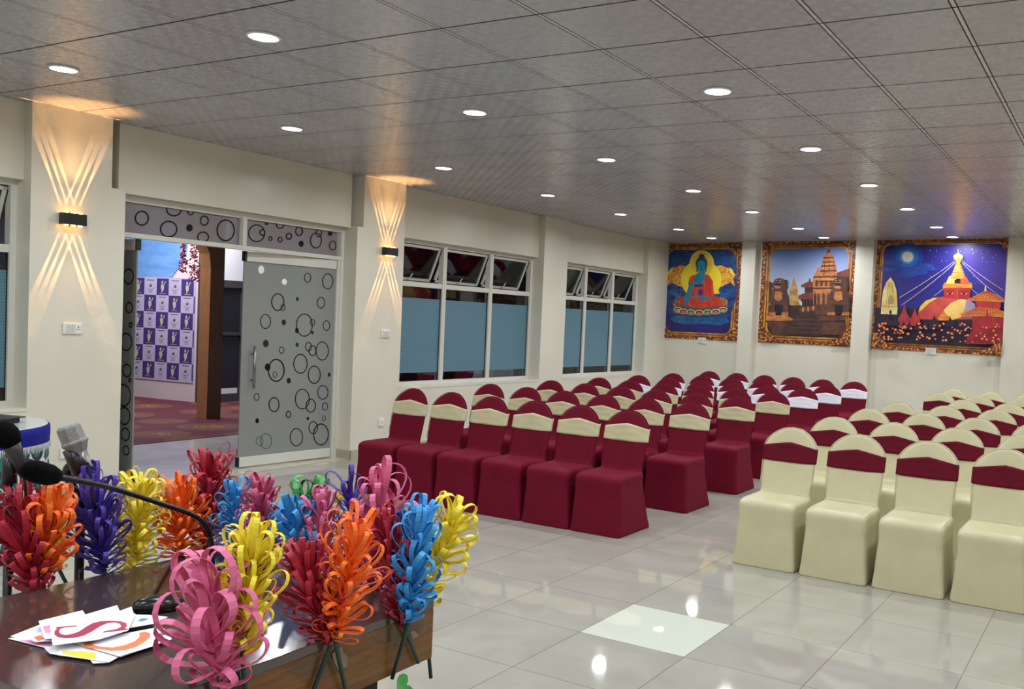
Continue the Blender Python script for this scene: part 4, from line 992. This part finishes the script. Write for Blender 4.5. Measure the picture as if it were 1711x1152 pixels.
cs = MB(); c0 = onz(0, 703, HT_+.02); cs.obox((c0.x-.10, c0.y-.10, HT_+.0015), (.17, .05, 0), (-.05, .16, 0), (0, 0, .03)); cs.obox((c0.x-.12, c0.y-.12, HT_+.0316), (.21, .065, 0), (-.065, .20, 0), (0, 0, .008))
tag(cs.build('equipment_case', mat('black_plastic', (18, 18, 20), .35), bevel=.004), 'flat black case lying on the round draped table', 'case')

# ------------------------------------------------------------------ desk in the foreground
DZ = .90; NX, FX, EY, NY = -1.487, -2.30, 1.80, .93
desk_top_m = mat('dark_brown_laminate', (74, 60, 56), .15, spec=.8, coat=.5)
link(desk_top_m, ramp(desk_top_m, noise(desk_top_m, objco(desk_top_m), 3, 3), [(.3, (66, 53, 50)), (.7, (78, 64, 59))]), bsdf(desk_top_m).inputs['Base Color'])
wood_m = noisy('brown_wood_veneer', (94, 60, 24), (122, 80, 36), 6, .32, 4, 1.2, stretch=(.8, .8, 7))
mahog = noisy('mahogany_edge', (84, 20, 26), (96, 26, 30), 5, .3)
dk = empty('lectern_desk', ((NX+FX)/2, (EY+NY)/2, 0)); tag(dk, 'dark glossy desk with brown wood front panel in the foreground, ringed with paper flowers', 'desk')
do = Vector(dk.location)
def dbox(b, a, c): b.box(tuple(Vector(a)-do), tuple(Vector(c)-do))
b = MB(); dbox(b, (FX, NY, DZ-.022), (NX, EY, DZ)); b.build('desk_top', desk_top_m, dk, bevel=.002)
b = MB(); dbox(b, (NX-.001, NY, DZ-.147), (NX-.019, EY, DZ-.0225)); dbox(b, (FX+.001, NY, DZ-.147), (FX+.019, EY, DZ-.0225)); dbox(b, (FX+.019, EY-.001, DZ-.147), (NX-.019, EY-.019, DZ-.0225)); b.build('front_panel', wood_m, dk)
b = MB(); dbox(b, (FX+.019, NY-.001, DZ-.30), (NX-.019, NY+.02, DZ-.0225)); b.build('end_panel', mahog, dk)
b = MB(); dbox(b, (FX+.1, NY+.1, 0), (NX-.045, 1.655, DZ-.148)); b.build('pedestal', mat('black_pedestal', (10, 9, 11), .5), dk)
tape_m = glass_mat('clear_packing_tape', None, (.8, .8, .78), .12, (150, 130, 100), .12)
tape_w = mat('crumpled_pale_tape', (130, 112, 88), .3)
def onN(ox, oy, k, off=.0015):
    return lambda x, y: onx(ox+x/k, oy+y/k, NX+off)-do
t_ = onN(380, 960, 4.503)
b = MB(); [b.poly([t_(*p) for p in q]) for q in ([(440,720),(610,610),(760,640),(900,640),(905,700),(840,745),(600,790)], [(1090,470),(1240,380),(1500,330),(1490,430),(1270,530),(1130,500)])]
b.build('packing_tape', tape_m, dk)
t_ = onN(380, 960, 4.503, .0025)
for q in ([(785,600),(830,560),(862,545),(875,590),(908,625),(900,690),(845,735),(805,670)], [(1372,432),(1405,425),(1442,462),(1395,492)]):
    b = MB(); b.poly([t_(*p) for p in q]); b.build('tape_crease', tape_w, dk)

# letter cards in a loose pile
paper = mat('white_card', (236, 238, 244), .5); layer = 0
prc = {'red': mat('crimson_print', (176, 48, 78), .5), 'orange': mat('orange_print', (226, 124, 74), .5), 'pink': mat('pink_print', (226, 150, 190), .5), 'blue': mat('blue_print', (70, 140, 196), .5), 'yellow': mat('yellow_print', (236, 216, 64), .5)}
def card(poly, prints, label):
    global layer
    z = DZ+.0008+.0016*layer; layer += 1
    k = 5.185
    pts = [onz(x/k, 960+y/k, z) for x, y in poly]
    c = sum(pts, Vector())/len(pts); c.z = z
    b = MB(); q = [Vector((p.x, p.y, z))-c for p in pts]
    ar_ = sum(q[i].x*q[(i+1) % len(q)].y-q[(i+1) % len(q)].x*q[i].y for i in range(len(q)))
    if ar_ < 0: q = q[::-1]
    b.prism(q, (0, 0, .0007)); o = b.build('letter_card', paper); o.location = c
    for col, poly2 in prints:
        bb_ = MB(); p2 = [onz(x/k, 960+y/k, z+.0009) for x, y in poly2]; bb_.poly([Vector((p.x, p.y, z+.0009))-c for p in p2]); bb_.build('printed_letter', prc[col], o)
    tag(o, label, 'card', 'letter cards in the pile on the desk')
card([(90,540),(345,440),(470,600),(330,600)], [], 'white card at the far left tip of the pile on the dark desk')
card([(70,560),(330,520),(560,600),(460,640),(385,638)], [('pink', [(160,575),(300,565),(455,600),(455,630),(360,620)])], 'card with a pale pink print, lowest at the left of the pile')
card([(700,640),(1090,690),(945,768),(805,776)], [], 'card whose grey-white corner pokes out at the front of the pile')
card([(385,645),(560,590),(1060,700),(945,766),(520,706),(430,690)], [('yellow', [(540,660),(640,670),(700,668),(640,655),(835,685),(825,735),(730,730),(545,690)])], 'card with a yellow letter at the front of the pile')
card([(990,560),(1420,470),(1490,565),(1040,722)], [], 'white card at the right end of the pile beneath the orange letter')
card([(640,600),(1335,468),(1440,500),(1330,625),(1035,715),(780,640)], [('orange', [(720,600),(760,585),(830,575),(835,580),(800,600),(810,615),(880,630),(980,635),(1080,615),(1170,580),(1210,540),(1205,515),(1215,505),(1260,500),(1300,510),(1300,545),(1250,590),(1180,630),(1080,660),(960,665),(860,650),(760,640),(725,625)])], 'card with a large orange curved letter, right of the crimson S')
card([(250,560),(400,470),(560,560),(455,580),(300,590)], [('orange', [(290,545),(350,530),(385,560),(330,580)])], 'card with an orange-red print peeping out left of the pink square')
card([(1100,350),(1285,355),(1455,372),(1340,430),(1110,470)], [('blue', [(1185,405),(1230,380),(1292,385),(1235,410)])], 'card with a blue print at the back right of the pile')
card([(1000,335),(1140,282),(1165,365),(1050,400)], [('blue', [(1060,360),(1110,342),(1125,350),(1080,362)])], 'card with a thin blue print at the back of the pile')
card([(740,352),(1015,270),(1050,350),(1100,420),(800,430)], [('pink', [(925,370),(975,362),(990,370),(940,378)])], 'tall white card at the back of the pile above the letter S')
card([(385,562),(335,408),(715,315),(790,430),(470,560)], [('pink', [(368,455),(440,437),(455,500),(395,512)])], 'card with a pink square tucked behind the crimson S')
S_ = [(665,443),(665,452),(560,462),(520,475),(510,500),(530,520),(570,528),(620,520),(680,500),(740,460),(800,425),(870,407),(960,403),(1050,408),(1095,425),(1100,450),(1080,470),(1108,472),(1105,482),(890,508),(900,495),(1010,475),(1050,455),(1040,430),(990,418),(930,425),(870,450),(800,495),(720,535),(640,552),(560,555),(500,545),(470,520),(475,490),(495,470),(478,465),(490,458)]
card([(455,620),(432,440),(1000,340),(1175,345),(1110,490),(850,570)], [('red', S_)], 'card with a large crimson letter S, topmost of the pile')

# ------------------------------------------------------------------ paper ribbon flowers
pap = {}
def papm(n, c, c2):
    m = noisy('paper_'+n, c, c2, 14, .48, 2); bsdf(m).inputs['Subsurface Weight'].default_value = 0; return m
for n, c, c2 in (('pink', (214, 98, 142), (224, 116, 158)), ('yellow', (238, 214, 36), (246, 228, 70)), ('crimson', (166, 26, 50), (182, 38, 62)), ('orange', (238, 98, 18), (248, 122, 36)),
                 ('blue', (48, 144, 214), (74, 168, 230)), ('purple', (62, 42, 142), (80, 58, 164)), ('green', (44, 142, 60), (84, 178, 92)), ('navy', (34, 44, 118), (50, 60, 140)), ('rose', (186, 70, 110), (200, 84, 124))):
    pap[n] = papm(n, c, c2)
stem_m = noisy('dark_green_stem_tape', (14, 52, 44), (22, 66, 56), 20, .4)
def loop(b, p, d, a, L, wr, rw, n=22, mi=0, th=.0007):
    """one ribbon bent into a teardrop: root p, reach d*L, opening along a, ribbon width rw"""
    wv = d.cross(a).normalized(); a = wv.cross(d).normalized(); cen, = [None],; P_s = []
    for k in range(n):
        t = k/(n-1); x = (1-math.cos(2*math.pi*t))/2; y = math.sin(2*math.pi*t)*x**.75*wr
        P_s.append(p + d*(L*x) + a*(L*y) + wv*((t-.5)*rw*.9))
    V = []
    for k, q in enumerate(P_s):
        tg = (P_s[min(k+1, n-1)]-P_s[max(k-1, 0)]).normalized(); nn = tg.cross(wv).normalized()
        h = rw/2*(.75+.25*math.sin(math.pi*k/(n-1)))
        V += [q-wv*h-nn*th, q+wv*h-nn*th, q+wv*h+nn*th, q-wv*h+nn*th]
    F = []
    for k in range(n-1):
        o = 4*k
        for e in range(4): F.append((o+e, o+(e+1) % 4, o+4+(e+1) % 4, o+4+e))
    b.add(V, F, mi)
def flower(col, base, tip, wpx, plane, n, rw, label, stem=None, seed=0, wr=.36, elev=(36, 72), off=0, tipoff=0, cols=None):
    rnd = random.Random(seed*7+3)
    if plane == 'N': B_ = onx(*base, NX+.012+off)
    elif plane == 'F': B_ = onx(*base, FX-.012-off)
    else: B_ = ony(*base, EY+.012+off)
    D = (B_-EYE).dot(_f); T = ond(*tip, D+tipoff); sc = D/FPX; L = wpx*sc*.66
    ax = T-B_; AL = ax.length; a = ax.normalized(); AL2 = max(AL-L*.92, AL*.35)
    t = empty('paper_flower', B_); tag(t, label, 'paper flower', 'paper ribbon flowers round the desk')
    e1 = a.orthogonal().normalized(); e2 = a.cross(e1)
    b = MB()
    n = int(n*1.25)
    for i in range(n):
        s = (i+.5)/n; s = s**.92
        az = i*2.39996+rnd.uniform(-.35, .35); el = R(elev[0]+(elev[1]-elev[0])*s**1.1+rnd.uniform(-16, 14))
        rad = e1*math.cos(az)+e2*math.sin(az); d = (rad*math.cos(el)+a*math.sin(el)).normalized()
        up = (a*math.cos(el)-rad*math.sin(el)).normalized(); up = Quaternion(d, rnd.uniform(-.7, .7)) @ up
        l = L*(.5+.5*min(1, s*2.0))*rnd.uniform(.75, 1.15)*(1.05 if s > .8 else 1)
        loop(b, a*(AL2*s), d, up, l, wr*rnd.uniform(.35, .9), rw*rnd.uniform(1.1, 1.5), mi=(rnd.randrange(len(cols)) if cols and rnd.random() < .35 else 0))
    b.tube([a*0, a*AL2], .004, 6)
    n = int(n)
    b.build('ribbon_loops', [pap[col]]+[pap[c] for c in (cols or [])], t)
    if plane == 'N': E_ = onx(*stem, NX+.008) if stem else B_+Vector((0, 0, -.12))
    elif plane == 'F': E_ = Vector((FX-.008, B_.y, DZ-.12))
    else: E_ = ony(*stem, EY+.010) if stem else Vector((B_.x, EY+.008, DZ-.13))
    b = MB(); b.tube([E_-B_, Vector((0,0,0))+(Vector((0,0,0))-(E_-B_)).normalized()*.0, a*.03], .0048, 8); b.build('stem', stem_m, t, smooth=True)
    return t
flower('pink', (368, 1150), (348, 925), 190, 'N', 26, .0125, 'large pink paper flower nearest the camera, in front of the letter cards', (372, 1200), 1, .52, (30, 72), .01)
flower('yellow', (405, 1092), (428, 862), 122, 'N', 62, .0085, 'yellow paper flower right beside the big pink one', (410, 1160), 2)
flower('yellow', (384, 1060), (378, 948), 50, 'N', 8, .016, 'small yellow paper flower tucked behind the large pink one', (390, 1160), 30, .3, off=-.03)
flower('crimson', (552, 1080), (492, 892), 112, 'N', 64, .0085, 'crimson paper flower on crossed green stems, middle of the desk front', (523, 1156), 3, .26, (34, 66))
flower('orange', (560, 1072), (602, 850), 112, 'N', 44, .0075, 'orange paper flower on crossed green stems, middle of the desk front', (578, 1156), 4, .36, (20, 68), .02)
flower('crimson', (676, 1050), (636, 842), 100, 'N', 58, .0085, 'crimson paper flower just left of the blue one at the desk corner', (699, 1108), 5, .26)
flower('blue', (682, 1044), (704, 836), 98, 'N', 54, .009, 'bright blue paper flower at the right corner of the desk', (655, 1135), 6, .34, off=.02)
flower('yellow', (708, 1006), (772, 822), 92, 'E', 30, .0125, 'yellow paper flower furthest right, against the tiled floor', (720, 1134), 7, .42, (25, 60))
flower('crimson', (66, 1000), (18, 812), 112, 'F', 62, .010, 'crimson paper flower at the left edge of the picture', None, 8, .28)
flower('orange', (72, 962), (92, 814), 104, 'F', 40, .010, 'orange paper flower beside the crimson one, far left of the desk', None, 9, .34, (35, 72), .02)
flower('yellow', (100, 955), (104, 828), 40, 'F', 22, .007, 'small yellow paper flower half hidden behind the left orange one', None, 10, .34, off=.12)
flower('purple', (176, 962), (150, 778), 104, 'F', 60, .009, 'purple paper flower in front of the grey microphone stand', None, 11, .3, (28, 74), .02)
flower('yellow', (222, 962), (243, 774), 84, 'F', 66, .008, 'yellow paper flower between the purple one and the back orange one', None, 12, .34, (10, 60), .05)
flower('orange', (302, 935), (302, 790), 92, 'F', 56, .0075, 'orange paper flower below the tall crimson one, in front of the doorway', None, 13, .34, (12, 64), .02)
flower('crimson', (340, 930), (355, 744), 88, 'F', 64, .009, 'tallest crimson paper flower, against the doorway floor', None, 14, .3, (25, 68), .04)
flower('blue', (396, 935), (392, 796), 66, 'E', 40, .0085, 'blue paper flower between the tall crimson and the rose one', None, 15, .34, (10, 66))
flower('rose', (442, 942), (434, 788), 78, 'E', 44, .009, 'rose paper flower with crimson loops behind the yellow one', None, 16, .34, (25, 66), cols=['crimson'])
flower('green', (498, 950), (514, 792), 78, 'E', 26, .010, 'green paper flower behind the broad blue one', None, 17, .4, (20, 66), .05)
flower('blue', (520, 968), (478, 822), 92, 'E', 40, .014, 'blue paper flower of broad folded strips, middle of the far desk end', None, 18, .26, (20, 60))
flower('pink', (545, 970), (534, 806), 70, 'E', 38, .009, 'pink paper flower right beside the broad-stripped blue one', None, 19, .36, off=.01)
flower('yellow', (572, 965), (564, 818), 26, 'E', 10, .010, 'slim yellow paper flower between two pink ones', None, 20, .3, off=.06)
flower('purple', (600, 980), (580, 780), 72, 'E', 26, .0085, 'purple paper flower just left of the tall back pink one', None, 21, .42, (15, 66), .05)
flower('pink', (648, 1000), (632, 772), 118, 'E', 34, .0115, 'tall pink paper flower in front of the burgundy chairs', None, 22, .42, (25, 70), .02)
flower('rose', (632, 1005), (604, 838), 92, 'E', 40, .009, 'dull rose paper flower behind the orange one', None, 23, .32, off=-.02, cols=['crimson', 'pink'])
flower('navy', (690, 1008), (668, 848), 66, 'E', 30, .009, 'dark blue paper flower behind the bright blue one', None, 24, .3, off=.0)
# black ribbon curl and a green paper leaf
b = MB(); q = ony(505, 850, EY+.07); loop(b, Vector((0,0,0)), Vector((.25,.1,.96)).normalized(), Vector((1,0,0)), .085, .55, .012, 16); o = b.build('ribbon_curl', mat('black_ribbon', (16, 16, 18), .4)); o.location = q
tag(o, 'black ribbon curl standing above the green paper flower', 'ribbon')
lfc = onx(676, 1152, NX+.02); b = MB(); pts = [onx(380+x/4.503, 960+y/4.503, NX+.02)-lfc for x, y in ((1278,1000),(1275,800),(1292,760),(1325,745),(1352,760),(1358,800),(1345,835),(1372,838),(1395,865),(1400,920),(1340,990))]
b.prism(pts, (.001, 0, 0)); o = b.build('paper_leaf', pap['green']); o.location = lfc; tag(o, 'green paper leaf below the blue flower stems', 'leaf')

# ------------------------------------------------------------------ microphones
foam = noisy('black_foam', (5, 5, 6), (10, 10, 12), 60, .95, spec=.1, bmp=.4); blackp = mat('black_plastic_gloss', (14, 14, 16), .25); grill = noisy('grey_metal_grille', (128, 128, 124), (146, 146, 142), 160, .5, metal=.3, bmp=.15); greyb = mat('grey_metal_body', (128, 128, 124), .35, metal=.4)
def smooth_path(pts, n=6):
    out = []; pts = [Vector(p) for p in pts]; P4 = [pts[0]]+pts+[pts[-1]]
    for i in range(1, len(P4)-2):
        for k in range(n):
            t = k/n; a, b_, c, d = P4[i-1:i+3]
            out.append(.5*((2*b_)+(c-a)*t+(2*a-5*b_+4*c-d)*t*t+(3*b_-a-3*c+d)*t**3))
    return out+[pts[-1]]
mb_ = Vector((-2.085, 1.60, DZ)); gm = empty('gooseneck_microphone', mb_); tag(gm, 'black gooseneck microphone with foam head reaching left across the desk', 'microphone')
b = MB(); b.add([(-.055,-.075,0),(.085,-.075,0),(.085,.085,0),(-.055,.085,0),(-.045,-.06,.038),(.075,-.065,.022),(.075,.075,.022),(-.045,.075,.045)], [(0,3,2,1),(4,5,6,7),(0,1,5,4),(1,2,6,5),(2,3,7,6),(3,0,4,7)]); b.build('base_unit', blackp, gm, bevel=.008)
b = MB(); b.lathe([(.009,0),(.009,.004),(.004,.006)], 16, org=(.045, .0, .028)); b.build('chrome_button', mat('chrome', (210, 210, 212), .1, metal=1), gm)
D0 = (mb_-EYE).dot(_f)
path = smooth_path([mb_+Vector((0,0,.03)), ond(351, 900, D0), ond(341, 876, D0-.03), ond(318, 859, D0-.07), ond(250, 836, D0-.2), ond(175, 813, D0-.38), ond(92, 797, D0-.58)])
b = MB(); n_ = len(path); b.tube([p-mb_ for p in path], [.013 if k < 3 else (.0095 if k < 6 else .0065) for k in range(n_)], 10); b.build('neck', blackp, gm, smooth=True)
f0, f1 = ond(98, 798, D0-.57)-mb_, ond(38, 783, D0-.66)-mb_; fa = (f1-f0).normalized(); FL = (f1-f0).length
b = MB(); b.lathe([(.006, 0), (.016, FL*.08), (.0215, FL*.28), (.0225, FL*.6), (.020, FL*.82), (.012, FL*.96), (.001, FL)], 24, org=f0, axis=fa); b.build('foam_windshield', foam, gm, smooth=True)
b = MB(); b.tube(smooth_path([onz(345, 945, DZ+.006)-mb_, onz(300, 930, DZ+.006)-mb_, onz(285, 945, DZ+.006)-mb_, onz(262, 985, DZ+.005)-mb_, onz(250, 1010, DZ+.005)-mb_]), .0035, 6); b.build('cable', blackp, gm, smooth=True)
mo = onz(264, 1020, DZ); b = MB(); rings = []
for z, s_ in ((0, 1.0), (.012, 1.02), (.022, .93), (.030, .74), (.034, .45), (.0355, .12)):
    rings.append([Vector((.030*s_*math.cos(a)*(1+.08*math.sin(a)), .055*s_*math.sin(a), z+.0002)) for a in [2*math.pi*k/32 for k in range(32)]])
b.loft(rings); o = b.build('computer_mouse', blackp, smooth=True); o.location = mo; o.rotation_euler = (0, 0, R(-30)); tag(o, 'glossy black mouse lying on the desk behind the pink flower', 'mouse')

p0 = ond(132, 965, 2.46); sp = empty('microphone_stand', (p0.x, p0.y, 0)); tag(sp, 'black floor microphone stand holding the grey microphone beyond the desk', 'stand')
zt2 = ond(116, 806, 2.46).z; so_ = Vector((p0.x, p0.y, 0))
b = MB(); b.tube([(0,0,.05), (0,0,zt2-.04)], .0115, 12); b.build('pole', black_metal, sp, smooth=True)
for k in range(3):
    a = R(120*k+20); b = MB(); b.tube([(0,0,.12), (.17*math.cos(a), .17*math.sin(a), .012)], .010, 8); b.build('leg', black_metal, sp, smooth=True)
b = MB(); b.tube(smooth_path([Vector((0,0,zt2-.05)), ond(113, 795, 2.46)-so_, ond(118, 778, 2.45)-so_, ond(132, 770, 2.44)-so_]), .012, 10)
b.tube([ond(122, 750, 2.44)-so_, ond(139, 792, 2.44)-so_], .026, 14); b.build('microphone_clip', black_metal, sp, smooth=True)
h0, h1 = ond(113, 713, 2.43), ond(130, 752, 2.44); gmx = empty('microphone', h1); tag(gmx, 'grey handheld microphone with square grille head in a black clip beyond the desk', 'microphone')
ax = (h0-h1).normalized(); HL = (h0-h1).length
b = MB(); b.lathe([(.022, -.005), (.029, .010), (.034, .018), (.034, .022), (.031, .026), (.030, HL*.93), (.026, HL*1.02), (.020, HL*1.05), (.001, HL*1.06)], 8, axis=ax); b.build('grille', grill, gmx)
tl = ond(160, 838, 2.45)-h1; b = MB(); b.tube([tl*0, tl*.5, tl], [.021, .019, .0135], 18); b.build('handle', greyb, gmx, smooth=True)
b = MB(); b.tube([tl, tl*1.14], [.0138, .0128], 18); b.build('end_cap', blackp, gmx, smooth=True)

p1 = ond(12, 985, 2.30); s2 = empty('microphone_stand', (p1.x, p1.y, 0)); tag(s2, 'black microphone stand at the left edge behind the crimson flower', 'stand'); s2o = Vector((p1.x, p1.y, 0))
zt3 = ond(12, 792, 2.30).z
b = MB(); b.tube([(0,0,.05), (0,0,zt3)], .010, 12); b.build('pole', black_metal, s2, smooth=True)
b = MB(); b.tube([(0,0,zt3-.02), (0,0,zt3+.05)], [.018, .014], 12); b.tube([(0,0,zt3+.04), ond(26, 748, 2.28)-s2o], .012, 10); b.build('microphone_clip', black_metal, s2, smooth=True)
for k in range(3):
    a = R(120*k-10); b = MB(); b.tube([(0,0,.12), (.17*math.cos(a), .17*math.sin(a), .012)], .010, 8); b.build('leg', black_metal, s2, smooth=True)
g0, g1 = ond(2, 718, 2.26), ond(17, 738, 2.27); g3 = empty('microphone', g1); tag(g3, 'black ball-headed microphone at the left edge of the picture', 'microphone')
ax = (g0-g1).normalized(); b = MB(); b.lathe([(.020, -.012), (.0285, .004), (.031, .018), (.029, .034), (.021, .047), (.010, .054), (.001, .056)], 24, axis=ax); b.build('grille', foam, g3, smooth=True)
tl = ond(40, 796, 2.29)-g1; b = MB(); b.tube([tl*0, tl*.3, tl], [.020, .019, .009], 18); b.build('handle', mat('charcoal_handle', (52, 52, 52), .35), g3, smooth=True)
b = MB(); b.tube(smooth_path([tl, ond(43, 830, 2.29)-g1, ond(38, 880, 2.3)-g1, ond(20, 960, 2.3)-g1]), .0035, 6); b.build('cable', blackp, g3, smooth=True)
